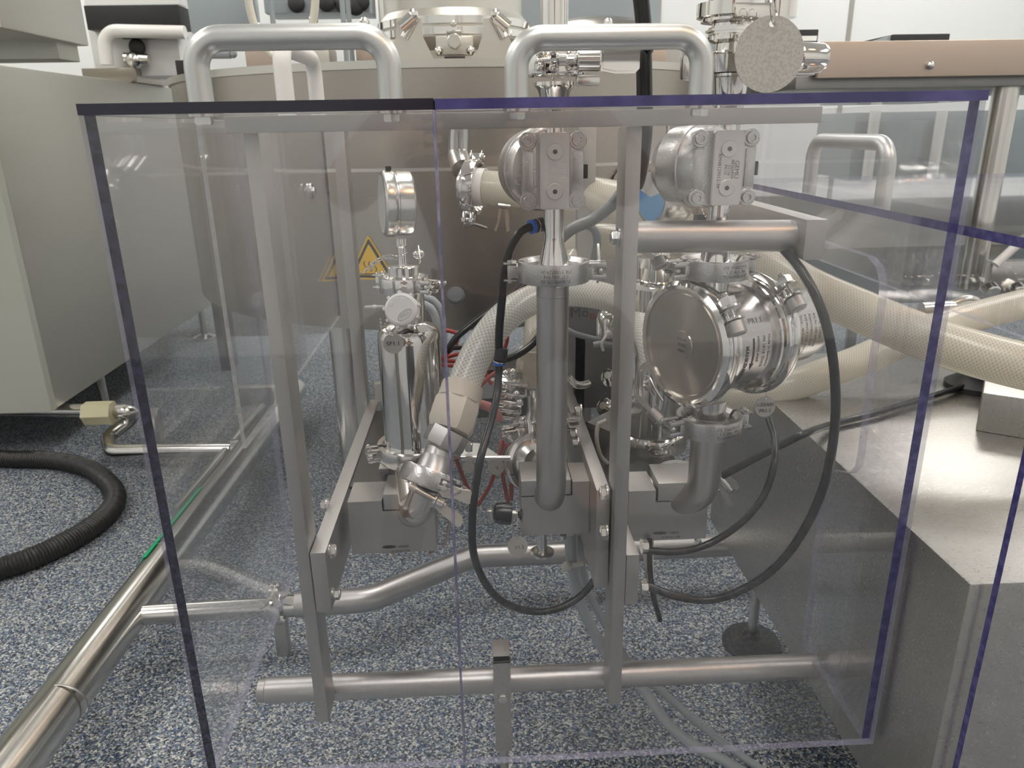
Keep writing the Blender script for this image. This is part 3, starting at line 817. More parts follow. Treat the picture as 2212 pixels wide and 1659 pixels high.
# pipe above it: cone, valve actuator, tube, upper cone and clamp
r1 = 22*mpp(at(1195, 500, Y=Yc))
up = thing('valve_pipe', 'polished pipe passing behind the left actuator down to its cone', 'pipe', ccen)
cz = at(1196, 520, Y=Yc).z; z0 = ccen.z+.0016
xt = at(1196, 300, Y=Yc).x
b = MB(); b.lathe([(.0255, 0), (.0262, .0016), (.0190, .0035), (rp*.93, .006), (r1*1.02, cz-ccen.z), (r1, cz-ccen.z+.004), (r1, .905-ccen.z)], TM((ccen.x, Yc, ccen.z+.0004)), 36)
b.build('tube', M_pol, up)

def actuator(label, pc, halfw, halfh, back, Y, lines, rotz=0., side_black=True, Rr_=.037):
    """diaphragm valve actuator: square plate with four socket screws, raised name bar with two round plugs, round housing behind"""
    c = at(pc[0], pc[1], Y=Y); mp = mpp(c); hw = halfw*mp; hh = halfh*mp
    o = thing('valve_actuator', label, 'valve', c)
    T = Matrix.Translation(c) @ Matrix.Rotation(rotz, 4, 'Z')
    P = Matrix(((1, 0, 0, 0), (0, 0, 1, 0), (0, 1, 0, 0), (0, 0, 0, 1)))   # local xy -> world xz, extrude along +Y
    def rr(w_, h_, r, n=5):
        out = []
        for cx, cy, a0 in ((w_-r, h_-r, 0), (-w_+r, h_-r, PI/2), (-w_+r, -h_+r, PI), (w_-r, -h_+r, 1.5*PI)):
            out += [(cx+r*math.cos(a0+PI/2*i/n), cy+r*math.sin(a0+PI/2*i/n)) for i in range(n+1)]
        return out
    bd = MB(T).prism(rr(hw, hh, .006), 0, .018, P, bev=.0008).build('body', M_cast, o)
    for sx in (-1, 1):
        b = MB(T)
        b.box((sx*hw*.97-(.0 if sx < 0 else .009), -.0022, -hh*.52), (sx*hw*.97+(.009 if sx < 0 else 0), .001, hh*.52), .0006)
        b.box((sx*hw*.62-.002, -.0008, -hh*.95), (sx*hw*.62+.002, .001, hh*.95), .0004)
        b.build('side_rib', M_cast, bd)
    bx = .04*hw
    nb = MB(T @ Matrix.Translation((bx, 0, 0))).prism(rr(hw*.47, hh*1.0, .003), -.0085, .001, P, bev=.0008).build('name_bar', M_bar, o)
    for sx in (-1, 1):
        for sz in (-1, 1):
            b = MB(T)
            b.cyl((sx*hw*.80, .001, sz*hh*.80), (sx*hw*.80, -.0022, sz*hh*.80), .0078, 28, bev=.0006)
            b.build('screw_boss', M_cast, bd)
            b = MB(T)
            b.ring([(.0028, 0), (.0050, 0), (.0053, .0006), (.0053, .004), (.0028, .004)], TM((sx*hw*.80, -.0050, sz*hh*.80), (0, 1, 0)), 24)
            b.cyl((sx*hw*.80, -.0035, sz*hh*.80), (sx*hw*.80, 0, sz*hh*.80), .003, 6)
            b.build('socket_screw', M_cast, bd)
    for sz in (-1, 1):
        b = MB(T)
        b.cyl((bx, -.0086, sz*hh*.52), (bx, -.0100, sz*hh*.52), .0072, 32, bev=.0004)
        b.build('plug', M_bar, nb)
        b = MB(T); b.ring([(.0012, 0), (.0020, 0), (.0020, .0004), (.0012, .0004)], TM((bx, -.0104, sz*hh*.52), (0, 1, 0)), 16); b.cyl((bx, -.0099, sz*hh*.52), (bx, -.0104, sz*hh*.52), .0011, 12)
        b.build('plug_hole', M_etch, nb)
    tb = MB(T)
    fm = lambda x, z: (lambda u, v: V(bx+x+v, -.0088, z-u))
    for x, z, s_, sz_ in lines: text_mb(tb, s_, sz_, fm(x, z))
    tb.build('etched_marking', M_etch if 'pale' not in label else M_emboss, nb)
    # round diaphragm housing behind
    ax = Vector(back).normalized()
    s0 = V(0, .017, 0)
    b = MB(T); Rr = Rr_
    b.lathe([(Rr*.6, -.004), (Rr*.96, 0), (Rr, .003), (Rr, .016), (Rr*1.03, .017), (Rr*1.03, .022), (Rr, .024), (Rr*.97, .040), (Rr*.7, .052), (.001, .056)], TM(s0+ax*.004, ax), 44)
    b.build('housing', M_cast, o)
    b = MB(T); b.prism(rr(hw*.96, hh*.98, .006), .0178, .0215, P); b.build('gasket', M_blackgap, o)
    if side_black:
        MB(T).box((hw*.98, .004, -hh*.22), (hw+.0045, .014, hh*.16), .0006).build('sensor_clip', M_blackmat, o)
    return o
YA = .690
actuator('left valve actuator with pale lettering reading downward, under the top rail', (1194, 370), 67, 79, (-.30, .95, .0), YA,
         [(-.0078, -.002, 'RM48129012-43', .0044), (.0078, -.001, 'GEM\u00dc', .0058), (.0040, -.0005, '88360494', .0040), (.0010, -.0015, '01/16', .0040), (-.0022, -.001, 'PK15', .0040)])
actuator('right valve actuator with dark engraved bar beside its large round housing', (1563, 363), 69, 77, (-.66, .75, .0), YA,
         [(-.0078, -.002, 'RM48129012-38', .0044), (.0078, -.001, 'GEM\u00dc', .0058), (.0040, -.0005, '88360494', .0040), (.0010, -.0015, '01/16', .0040), (-.0022, -.001, 'PK15', .0040)])

# above the guard: upper cone, clamp with T-handle nut
uc = thing('upper_pipe', 'polished vertical pipe rising behind the right handle with cone foot', 'pipe', at(1196, 205, Y=.735))
U0 = at(1197, 212, Y=.735); U1 = at(1197, 165, Y=.735); U2 = V(U1.x, .735, 1.75); m_ = mpp(U0)
b = MB(); b.lathe([(23*m_, 0), (36*m_, U1.z-U0.z), (.019, U1.z-U0.z+.004), (.019, U1.z-U0.z+.007)], TM((U0.x, .735, U0.z-.012)), 36); b.build('cone', M_pol, uc)
b = MB(); b.cyl((U0.x, .735, U1.z), (U0.x, .735, U2.z), 29*m_, 36); b.build('tube', M_pol, uc)
UC = at(1195, 138, Y=.735)
t_ = tri_clamp('upper pipe clamp with long ribbed wing nut pointing right, inside the right handle', (UC.x, .735, UC.z), (0, 0, 1), (-.25, -1, 0), .0290, .0200, mat=M_pol, wing=None)
b = MB(); B0 = at(1190, 128, Y=.700)
h0 = B0; h1 = at(1245, 128, Y=.700); h2 = at(1296, 128, Y=.700)
hn = thing('lever_nut', 'chunky chrome clamp handle pointing right inside the right handle', 'lever nut', h1)
b.cyl(h0, h1, .0035, 16)
for i in range(14): b.ring([(.0035, 0), (.0044, .0007), (.0035, .0014)], TM(h0+(h1-h0)*(.3+.05*i), h1-h0), 14)
b.build('threaded_bolt', M_pol, hn)
MB().cyl(h1, h2, .0105, 28, bev=.0015).build('sleeve', M_pol, hn)
T = Matrix.Translation(h2) @ Matrix(((1, 0, 0, 0), (0, 0, 1, 0), (0, 1, 0, 0), (0, 0, 0, 1)))
MB().prism([(0, -.0095), (.013, -.0120), (.030, -.0120), (.034, -.008), (.034, .010), (.030, .0125), (.018, .0125), (.010, .0100), (0, .0095)], -.006, .006, T, bev=.002).build('wing', M_pol, hn)
b = MB(); b.box(h1+V(.000, -.004, -.0215), h2+V(.0, .006, -.0125), .0015); b.build('lower_link', M_semi, hn)
b = MB(); q = at(1277, 178, Y=.700); b.cyl(q+V(0, 0, .006), q, .0032, 16); b.sph(q, .0034, 12); b.build('pin', M_pol, hn)

# right upper fitting above the guard
Yr = .735
ur = thing('upper_fitting', 'stacked chrome pipe fitting and cone behind the large round tag', 'pipe fitting', at(1560, 205, Y=Yr))
cx = 1562; q0 = at(1575, 207, Y=Yr); m_ = mpp(q0)
def zz(y): return at(1565, y, Y=Yr).z
b = MB(TM((q0.x, Yr, 0)))
b.lathe([(31*m_, zz(212)-.012), (38*m_, zz(168)), (.020, zz(166)), (.020, zz(160))], n=36); b.build('cone', M_pol, ur)
b = MB(TM((q0.x-.004, Yr, 0))); b.lathe([(.012, zz(160)), (.020, zz(158)), (.022, zz(120)), (.012, zz(110)), (.012, zz(95)), (.0205, zz(88)), (.0205, zz(80)), (.016, zz(78)), (.016, zz(52)), (.026, zz(48)), (.026, zz(42)), (.030, zz(38)), (.030, zz(8)), (.020, zz(4)), (.020, 1.7)], n=36); b.build('body', M_pol, ur)
b = MB(); b.hexn((q0.x-.004, Yr, zz(75)), (0, 0, 1), .038, zz(58)-zz(75)); b.build('hex_collar', M_pol, ur)
b = MB(); A = at(1700, 122, Y=.71); B = at(1790, 126, Y=.71)
b.cyl(A-V(.02, 0, 0), A, .0035, 14); b.lathe([(.007, 0), (.012, .010), (.0125, .012), (.0125, .030), (.011, .034), (.004, .036)], TM(A, B-A), 30); b.build('side_cap', M_pol, ur)
b = MB(); b.box(at(1478, 118, Y=.72), at(1500, 175, Y=.735), .003); b.build('side_lug', M_semi, ur)
b = MB(); b.box(at(1585, 40, Y=.70), at(1610, 10, Y=.715), .002); b.box(at(1610, 45, Y=.70), at(1650, 12, Y=.72), .003); b.build('bracket', M_pol, ur)
b = MB(); q = at(1679, 40, Y=.75); b.cyl(q, (q.x, q.y, 1.7), .0165, 28); b.build('rear_tube', M_pol, ur)
b = MB(); b.box((at(1712, 148, Y=.73).x, .72, zz(168)), (at(1752, 148, Y=.73).x, .732, zz(150)), .001); b.build('link', M_semi, ur)
# big round tag on a ring
tg = at(1661, 118, Y=.665); tr_ = 77*mpp(tg)
o = thing('round_tag', 'large blank round metal tag hanging on a ring above the right guard', 'tag', tg)
b = MB(); tag_disc(b, tg, (0.05, -1, 0), tr_); b.build('disc', M_tag, o)
b = MB(); rc = tg+V(0, -.001, tr_*.80+.011)
b.ring([(.0125+.0009*math.cos(t), .0009*math.sin(t)) for t in (0, PI/2, PI, 1.5*PI)], TM(rc, (.85, -.5, .15)), 30); b.build('split_ring', M_pol, o)

# ------------------------------------------------------------------ right pipe line with the pressure regulator
Y3 = .735
P3 = at(1546, 560, Y=Y3)
r3 = 24*mpp(P3)
rv = thing('valve_pipe', 'polished pipe passing behind the right actuator and the cross tube', 'pipe', P3)
b = MB(); xtop = at(1580, 300, Y=Y3).x; C3 = at(1543, 577, Y=Y3)
b.lathe([(.0255, .0004), (.0262, .0018), (.0190, .0038), (rp*.95, .007), (r3*1.05, .022), (r3, .026), (r3, .905-C3.z)], TM((C3.x, Y3, C3.z)), 36); b.build('tube', M_pol, rv)
tri_clamp('upper right pipe clamp with upright etching above the regulator drum', (C3.x, Y3, C3.z), (0, 0, 1), (-1, -.25, 0), .0335, .0190,
          text=('ITE Y160227-51', '1.5" AISI 304', 'TUV-M0075-10'), trot=PI/2+.14, flip=True, wing=None)

# regulator
reg = thing('pressure_regulator', 'round stainless pressure regulator drum with engraved maker text', 'regulator', at(1550, 860, Y=.78))
ax = V(.90, .435, 0).normalized()
F0 = at(1474, 745, Y=.722); Rg = .0600
Tg = TM(F0, ax)
b = MB(Tg); b.lathe([(.00001, -.0006), (Rg*.23, -.0006), (Rg*.24, .0006), (Rg*.86, .0002), (Rg*.88, .0012), (Rg*.955, .0014)], n=72); fd = b.build('front_disc', M_turned, reg)
b = MB(Tg); b.ring([(Rg*.95, -.002), (Rg*1.01, -.003), (Rg*1.08, 0), (Rg*1.095, .004), (Rg*1.095, .010), (Rg*1.05, .0145), (Rg*.97, .015)], n=72); b.build('band_clamp', M_pol, reg)
b = MB(Tg); b.ring([(Rg*.90, .014), (Rg*.985, .0145), (Rg*.985, .019), (Rg*1.0, .0195), (Rg*1.0, .0225), (Rg*.985, .023), (Rg*.90, .024)], n=72); b.build('flange_ring', M_pol, reg)
b = MB(Tg); b.lathe([(Rg*.90, .012), (Rg*.90, .094)], n=72); dr = b.build('drum', M_drum, reg)
b = MB(Tg); b.ring([(Rg*.90, .074), (Rg*1.0, .075), (Rg*1.0, .078), (Rg*.985, .079), (Rg*.985, .083), (Rg*.9, .084)], n=72); b.build('flange_ring', M_pol, reg)
b = MB(Tg); b.ring([(Rg*.95, .0825), (Rg*1.05, .083), (Rg*1.095, .088), (Rg*1.095, .094), (Rg*1.06, .098), (Rg*.95, .099)], n=72); b.build('band_clamp', M_pol, reg)
b = MB(Tg); b.lathe([(Rg*.95, .098), (Rg*.80, .101), (Rg*.69, .106), (Rg*.68, .108), (Rg*.68, .158), (Rg*.62, .171), (Rg*.40, .181), (Rg*.12, .184), (.00001, .184)], n=64); sh = b.build('spring_housing', M_drum, reg)
b = MB(Tg); b.hexn((0, 0, .183), (0, 0, 1), .024, .016); b.cyl((0, 0, .199), (0, 0, .207), .007, 20, bev=.001); b.build('adjusting_screw', M_brown, sh)
# band bolts: carriage of two lugs, bolt, nut, washers at the upper right of each band
def band_bolt(h, ang):
    """bolt across the gap of a band clamp; ang measured round the drum axis from up toward the camera side"""
    up_ = V(0, 0, 1); side = ax.cross(up_).normalized()
    if side.y > 0: side = -side
    rad = (up_*math.cos(ang)+side*math.sin(ang)); tan = (-up_*math.sin(ang)+side*math.cos(ang))
    c_ = F0+ax*h+rad*(Rg*1.21); d = tan
    b = MB()
    b.cyl(c_-d*.024, c_+d*.016, .0031, 18)
    for i in range(20): b.ring([(.0031, 0), (.0037, .0005), (.0031, .0010)], TM(c_-d*(.023-i*.0011), d), 16)
    bo = b.build('bolt', M_semi, reg)
    b = MB(); b.hexn(c_-d*.0195, d, .0145, .0085); b.build('nut', M_semi, bo)
    b = MB(); b.cyl(c_-d*.0100, c_-d*.0082,   .0108, 28); b.cyl(c_+d*.0020, c_+d*.0038, .0100, 28); b.build('washer', M_semi, bo)
    b = MB(); b.cyl(c_+d*.0038, c_+d*.0175, .0080, 28, bev=.0014); b.cyl(c_+d*.0175, c_+d*.0179, .0036, 6); b.build('cap_screw', M_frame, bo)
    b = MB()
    for s_ in (-.0078, .0008):
        b.box((-.006, -.0052, 0), (.006, .0052, .0016), .0004, TM(c_+d*s_-rad*.004, d, rad))
    b.build('lug', M_semi, bo)
band_bolt(.006, .98); band_bolt(.090, .80)
# left lower band joint
jl = at(1392, 818, Y=.735)
b = MB(); P = fillet([at(1389, 835, Y=.735), at(1388, 815, Y=.735), at(1402, 812, Y=.728), at(1415, 840, Y=.72), at(1432, 866, Y=.715)], .006, 6)
b.tube(P, .0014, 8); b.build('band_hook', M_semi, reg)
b = MB(); b.cyl(at(1400, 822, Y=.738), at(1416, 850, Y=.738), .0042, 16); b.hexn(at(1399, 828, Y=.736), (.5, 0, -.86), .011, .006); b.build('nut', M_semi, reg)
# spigots
D3 = at(1551, 626, Y=Y3+.02)
b = MB(); rs = 33*mpp(P3)
b.cyl((C3.x, Y3, C3.z-.006), (C3.x, Y3, at(1543, 655, Y=Y3).z), rs, 36)
b.ring([(rs*.98, -.002), (rs+.0015, -.001), (rs+.0015, .001), (rs*.98, .002)], TM((C3.x, Y3, at(1546, 628, Y=Y3).z)), 36)
ferrule(b, (C3.x, Y3, C3.z), (0, 0, 1), -1, rs, .0262, .012); b.build('upper_spigot', M_semi, reg)
L3 = at(1531, 912, Y=Y3+.005); yl = L3.y
b = MB(); b.cyl((L3.x, yl, at(1531, 862, Y=yl).z), (L3.x, yl, L3.z+.004), 34*mpp(L3), 36); ferrule(b, (L3.x, yl, L3.z), (0, 0, 1), 1, 34*mpp(L3), .0262, .010); b.build('lower_spigot', M_semi, reg)
# engraved text on the drum
side = ax.cross(V(0, 0, 1)).normalized()
if side.y > 0: side = -side
def dmap(hh, ang, R_=Rg*.90+.0002, vertical=True):
    rad0 = V(0, 0, 1)*math.cos(ang)+side*math.sin(ang)
    c_ = F0+ax*hh
    # text runs downward round the drum: right of text = direction of growing ang, up of text = +axis
    def f(u, v):
        an = ang+u/R_
        rr_ = V(0, 0, 1)*math.cos(an)+side*math.sin(an)
        return c_+ax*v+rr_*R_
    return f
tb = MB()
text_mb(tb, 'MANKENBERG', .0062, dmap(.035, 1.83), bold=.0002)
text_mb(tb, 'Made in Germany', .0048, dmap(.0640, 1.62))
text_mb(tb, 'PN 16/10  DN25', .0048, dmap(.0570, 1.62))
text_mb(tb, 'stainless steel', .0048, dmap(.0500, 1.55))
text_mb(tb, '-ISO 4064-10', .0045, lambda u, v: dmap(.05, .34)(-v, u))
text_mb(tb, 'PR1.1', .0080, lambda u, v: dmap(.050, 1.02)(-v, u))
text_mb(tb, '304', .0060, dmap(.0400, 2.5)); text_mb(tb, '316L', .0060, dmap(.0330, 2.5))
am = dmap(.0435, 1.7)
def strip(fn, u0, u1, n_):
    for i in range(n_):
        a_, c_ = u0+(u1-u0)*i/n_, u0+(u1-u0)*(i+1)/n_
        tb.add([am(a_, -fn(a_)), am(c_, -fn(c_)), am(c_, fn(c_)), am(a_, fn(a_))], [(0, 1, 2, 3)])
strip(lambda u: .0011, -.020, .006, 14); strip(lambda u: max(1e-5, .0030*(.014-u)/.008), .006, .014, 8)
tb.build('engraved_text', M_etch, dr)
tb = MB(); R2 = Rg*.68+.0002
for i, s_ in enumerate(('Kd.Art.-Nr.: 315434', 'Druckbereich 0.3 - 1 bar', 'Temp.: -40\u00b0C bis 150\u00b0C', 'KVS-Wert 4 m3/h  CO2-N2', 'Druckminderer 4CVP', 'Art.-Nr.: 64874427.8.0', 'Auftrag.: 3154049')):
    text_mb(tb, s_, .0040, dmap(.113+i*.0066, 1.02, R2), 'LEFT')
tb.build('engraved_text', M_etch, sh)
tb = MB()
rt = V(ax.y, -ax.x, 0)          # right as seen from outside the front disc
fm = plane_map(F0-ax*.0009, rt, (0, 0, 1))
for i, s_ in enumerate(('1.4404', '320CA', 'ISM 919')): text_mb(tb, s_, .0042, lambda u, v, i=i: fm(-u, -(v+(1-i)*.006)))
tb.build('etched_marking', M_etch, fd)

tri_clamp('lower right pipe clamp with upright etching below the regulator drum', (L3.x, yl, L3.z), (0, 0, 1), (-1, -.25, 0), .0350, .0195,
          text=('ITE Y160227-51', '1.5" AISI 304', 'TUV-M0075-10'), trot=PI/2+.12, flip=True, wing=None)
# elbow pipe below
e0 = V(L3.x, yl, L3.z); e1 = at(1512, 1085, Y=yl-.005)
ep = thing('elbow_pipe', 'satin steel elbow pipe below the regulator entering the right block', 'pipe', e1)
re_ = 34.5*mpp(at(1520, 1000, Y=yl))
low = V(e0.x-.001, yl, e1.z-.004)
MB().tube(fillet([e0-V(0, 0, .004), low, low+V(-.055, .045, -.004)], .030, 14), re_, 40).build('tube', M_pipe, ep)
b = MB(); ferrule(b, e0, (0, 0, 1), -1, re_, .0262, .013); b.build('ferrule', M_semi, ep)
# tag of the regulator
tg = at(1652, 878, Y=.775)
o = thing('round_tag', 'round tag lettered 1-02A01 PR1.1 hanging under the regulator', 'tag', tg)
b = MB(); tr2 = 23*mpp(tg); tag_disc(b, tg, (0.1, -1, .1), tr2); b.build('disc', M_frame, o)
tb = MB(); fm = plane_map(tg+V(0, -.0018, 0), (1, .1, 0), (0, .1, 1))
text_mb(tb, '1-02A01', .0062, lambda u, v: fm(u, v+.0025)); text_mb(tb, 'PR1.1', .0062, lambda u, v: fm(u, v-.0045)); tb.build('engraved_text', M_etch, o)
b = MB(); chain(b, [tg+V(0, 0, tr2*.78), tg+V(.001, .002, tr2+.006), tg+V(.0, .01, tr2+.016)]); b.build('bead_chain', M_semi, o)

# ------------------------------------------------------------------ left filter housing, gauge, cap
def filter_housing(label, bx, by, ty, Y, halfpx, small_top):
    B = at(bx, by, Y=Y); T_ = at(bx, ty, Y=Y); r = halfpx*mpp(at(bx, (by+ty)/2, Y=Y)); h = T_.z-B.z
    return B, r, h
Yf = .835
FB = at(898, 962, Y=Yf); FT = at(880, 712, Y=Yf); fx = FB.x; rf = 66*mpp(at(885, 840, Y=Yf))
fh = thing('filter_housing', 'polished filter housing cylinder under the pressure gauge at left', 'filter housing', FB)
hz = FT.z-FB.z
b = MB(TM((fx, Yf, FB.z))); b.lathe([(rf*1.10, -.004), (rf*1.10, .000), (rf*1.02, .006), (rf, .012), (rf, hz-.010), (rf*.97, hz-.003), (rf*.88, hz+.003), (rf*.60, hz+.008), (rf*.56, hz+.010)], n=64); b.build('barrel', M_pol, fh)
nk = at(872, 620, Y=Yf).z-FB.z
b = MB(TM((fx, Yf, FB.z))); b.lathe([(rf*.56, hz+.009), (rf*.56, nk), (rf*.72, nk+.002), (rf*.72, nk+.005)], n=40); b.build('neck', M_pol, fh)
# white screw cap on the vent, facing the viewer
cap = at(866, 668, Y=.765)
o = fh
dirc = V(-.08, -.93, .36).normalized()
b = MB(TM(cap, dirc)); rc_ = 37*mpp(cap)
b.lathe([(rc_, -.012), (rc_, -.003), (rc_*.94, .0), (rc_*.80, .0012), (rc_*.78, .0006), (.00001, .0006)], n=48)
for i in range(9):
    a = 2*PI*i/9+.3
    b.box((rc_-.001, -.0018, -.012), (rc_+.0022, .0018, -.0015), .0008, Matrix.Rotation(a, 4, 'Z'))
wc = thing('screw_cap', 'white ribbed plastic screw cap on the left filter housing', 'cap', cap)
b.build('cap_body', M_whitep, wc)
fr_ = frame_from(dirc); cu_, cv_ = fr_.col[0], fr_.col[1]
ru = V(1, 0, 0); ru = (ru-dirc*ru.dot(dirc)).normalized(); rv_ = dirc.cross(ru)
if rv_.z < 0: rv_ = -rv_
rt2 = (ru*math.cos(.62)+rv_*math.sin(.62)); up2 = (-ru*math.sin(.62)+rv_*math.cos(.62))
tb = MB(); pc = cap+dirc*.0012+ru*.0040-rv_*.0060; fm = plane_map(pc, rt2, up2)
text_mb(tb, 'PALL', .0050, fm, bold=.0001)
E_ = Matrix((rt2, up2, dirc)).transposed().to_4x4()
tb.ring([(1, 0), (1.1, 0), (1.1, .0006), (1, .0006)], Matrix.Translation(pc) @ E_ @ Matrix.Diagonal((.0078, .0038, 1, 1)), 32)
rad = rc_*.60
cc = cap+dirc*.0014
for i, ch in enumerate('CLOSE\u2192'):
    a = 2.75-i*.27
    if i == 5:
        continue
    ctr = cc+(ru*math.cos(a)+rv_*math.sin(a))*rad
    uu = (ru*math.sin(a)-rv_*math.cos(a)); vv = (ru*math.cos(a)+rv_*math.sin(a))
    text_mb(tb, ch, .0042, plane_map(ctr, uu, vv))
tb.build('raised_lettering', M_letter, wc)
# stub tube from the neck to the left
b = MB(); b.cyl(at(788, 664, Y=Yf-.01), at(835, 662, Y=Yf-.01), .0022, 14); b.cyl(at(806, 664, Y=Yf-.01), at(814, 664, Y=Yf-.01), .0034, 12); b.build('vent_stub', M_semi, fh)
# clamp at neck and hygienic union with gauge stem
nc = V(fx-.0015, Yf, FB.z+nk+.004)
tri_clamp('small polished pipe clamp with bead chain under the left pressure gauge', nc, (0, 0, 1), (1, -.75, 0), .0275, .0165, mat=M_pol, wing=None)
pg = thing('pressure_gauge', 'left pressure gauge seen edge on over the filter housing', 'gauge', nc)
b = MB(TM(nc)); b.lathe([(.0225, .001), (.0225, .004), (.0175, .006), (.0175, .019), (.0150, .0205), (.0052, .0205), (.0046, .023), (.0046, .040), (.0060, .042), (.0060, .050)], n=36); b.build('stem', M_pol, pg)
gc = at(848, 440, Y=Yf)
gd = V(-1, -.25, .03).normalized()
grr = 68*mpp(gc)
T = TM(gc-gd*.008, gd)
b = MB(T); b.lathe([(grr*.9, -.013), (grr*.99, -.011), (grr, -.009), (grr, .004), (grr*.965, .0045), (grr*.965, .006), (grr, .0065), (grr*1.03, .009), (grr*1.03, .017), (grr*.98, .019), (grr*.93, .0195)], n=56); b.build('case', M_semi, pg)
case_ = bpy.data.objects['case']
b = MB(T); b.lathe([(.00001, .0198), (grr*.90, .0198)], n=48); b.build('dial', M_whitep, case_)
b = MB(); q = gc+V(-.002, 0, grr); b.cyl(q-V(0, 0, .002), q+V(0, 0, .005), .0032, 14); b.build('filler_plug', M_blackmat, case_)
b = MB(); chain(b, [at(785, 590, Y=.80), at(800, 572, Y=.795), at(815, 560, Y=.79), at(838, 551, Y=.79), at(862, 553, Y=.79), at(880, 545, Y=.80)], .0013, .0033)
chain(b, [at(800, 582, Y=.80), at(812, 568, Y=.79), at(835, 558, Y=.785), at(858, 562, Y=.785)], .0013, .0033)
single(b, 'bead_chain', M_semi, 'bead chain looped over the small clamp under the left gauge', 'chain')
b = MB(); b.box((-.009, -.0006, -.0045), (.009, .0006, .0045), .0005, TM(at(905, 550, Y=.81), (.2, -.8, .55), (1, .2, 0))); b.sph(at(904, 549, Y=.815), .0058, 14, sc3=(1.1, .7, .9))
single(b, 'wing_nut', M_pol, 'polished rounded wing nut leaf right of the left gauge stem', 'wing nut')
# tag SF1.1
tg = at(850, 742, Y=.785)
o = thing('round_tag', 'round tag lettered SF1.1 on the left filter housing', 'tag', tg)
b = MB(); r_ = 22*mpp(tg); tag_disc(b, tg, (0, -1, .15), r_); b.build('disc', M_frame, o)
tb = MB(); fm = plane_map(tg+V(0, -.0017, 0), (1, 0, 0), (0, -.12, 1)); text_mb(tb, 'SF1.1', .0070, fm, bold=.0001); tb.build('engraved_text', M_etch, o)
b = MB(); chain(b, [at(822, 690, Y=.775), at(824, 712, Y=.775), at(838, 722, Y=.775), at(849, 725, Y=.778)], .0013, .0033); chain(b, [at(832, 700, Y=.772), at(836, 716, Y=.775), at(846, 720, Y=.776)], .0013, .0033); b.build('bead_chain', M_pol, o)
# bottom clamp of the filter
bc = V(fx, Yf, FB.z-.004)
tri_clamp('large bright clamp closing the foot of the left filter housing', bc, (0, 0, 1), (-1, -.25, 0), rf*1.28, .0185, mat=M_semi, flip=True, scale_ear=.8, wing=None)
MB_ = MB(TM((fx, Yf, 0))); MB_.lathe([(rf*1.05, FB.z-.012), (rf*.9, FB.z-.020), (.018, FB.z-.032), (.0145, FB.z-.045), (.0145, B1.location.z+.0)], n=40)
single(MB_, 'filter_cone', M_semi, 'steel base cone below the left filter housing clamp', 'pipe fitting')
o = thing('toggle_plate', 'triangular steel clamp arm with bolt right of the braided hose foot', 'clamp', at(1035, 985, Y=.80))
T = TM(at(1028, 968, Y=.805), (-.1, -.75, .65), (1, 0, .1))
b = MB(); A_, B_, C_, D_ = [at(*q, Y=y) for q, y in (((995, 985), .80), ((1005, 955), .81), ((1040, 958), .82), ((1080, 985), .80))]
b.add([A_, D_, C_, B_]+[p+V(0, 0, -.004) for p in (A_, D_, C_, B_)], [(0, 1, 2, 3), (7, 6, 5, 4), (0, 4, 5, 1), (1, 5, 6, 2), (2, 6, 7, 3), (3, 7, 4, 0)]); b.build('plate', M_frame, o)
b = MB(); b.cyl(at(1013, 968, Y=.80)-V(0, 0, .004), at(1013, 960, Y=.80)+V(0, 0, .002), .0045, 20, bev=.001); b.build('bolt', M_pol, o)
b = MB(); b.cyl(A_+V(0, -.002, -.002), D_+V(.012, -.002, -.002), .0030, 14); b.build('rim', M_semi, o)

# ------------------------------------------------------------------ braided hose with beige nut, ferrule, clamp and chrome elbow
hp = [(1000, 838, .755), (1014, 800, .77), (1040, 748, .79), (1085, 690, .82), (1140, 652, .86), (1205, 633, .90), (1270, 634, .93), (1330, 650, .95), (1380, 688, .92), (1405, 738, .865), (1415, 790, .84)]
P = smooth_path([at(a, b_, Y=y) for a, b_, y in hp], .006)
hs = thing('braided_hose', 'clear braided hose arching from the beige nut over to the right', 'hose', P[0])
MB().tube(P, .0178, 32, cap=False).build('hose_tube', M_braidclear, hs)
n0 = at(998, 842, Y=.752); n1 = at(968, 938, Y=.722)
nd = (n1-n0).normalized()
b = MB(TM(n0-nd*.006, nd)); Rn = 46*mpp(n0)
L_ = (n1-n0).length+.004
b.lathe([(Rn*.80, .002), (Rn*.86, 0), (Rn*.97, .001), (Rn*1.0, .006), (Rn*1.03, L_*.35)], n=40)
b.lathe([(Rn*1.03, L_*.33), (Rn*1.12, L_*.42), (Rn*1.12, L_*.86), (Rn*.98, L_*.98), (Rn*.6, L_)], n=8)
b.build('gland_nut', M_beige, hs)
s0 = n1; s1 = at(950, 972, Y=.715); s2 = at(932, 1032, Y=.700)
b = MB(TM(s0, s1-s0)); l1 = (s1-s0).length; b.lathe([(.0225, -.004), (.0225, l1*.55), (.0210, l1*.8), (.0150, l1)], n=8); b.build('hex_ferrule', M_pipe, hs)
b = MB(TM(s1-(s1-s0)*.1, s2-s1)); l2 = (s2-s1).length; b.lathe([(.0150, 0), (.0155, l2*.3), (.0160, l2*.32), (.0200, l2*.90), (.0262, l2*1.0), (.0262, l2*1.0+.003)], n=40); b.build('cone_fitting', M_pipe, hs)
cl = s2; cax = (s2-s0).normalized()
tri_clamp('tilted pipe clamp with fan-shaped wing nut at the braided hose foot', cl+cax*.002, -cax, (.15, -1, -.35), .0325, .0175, wing=None)
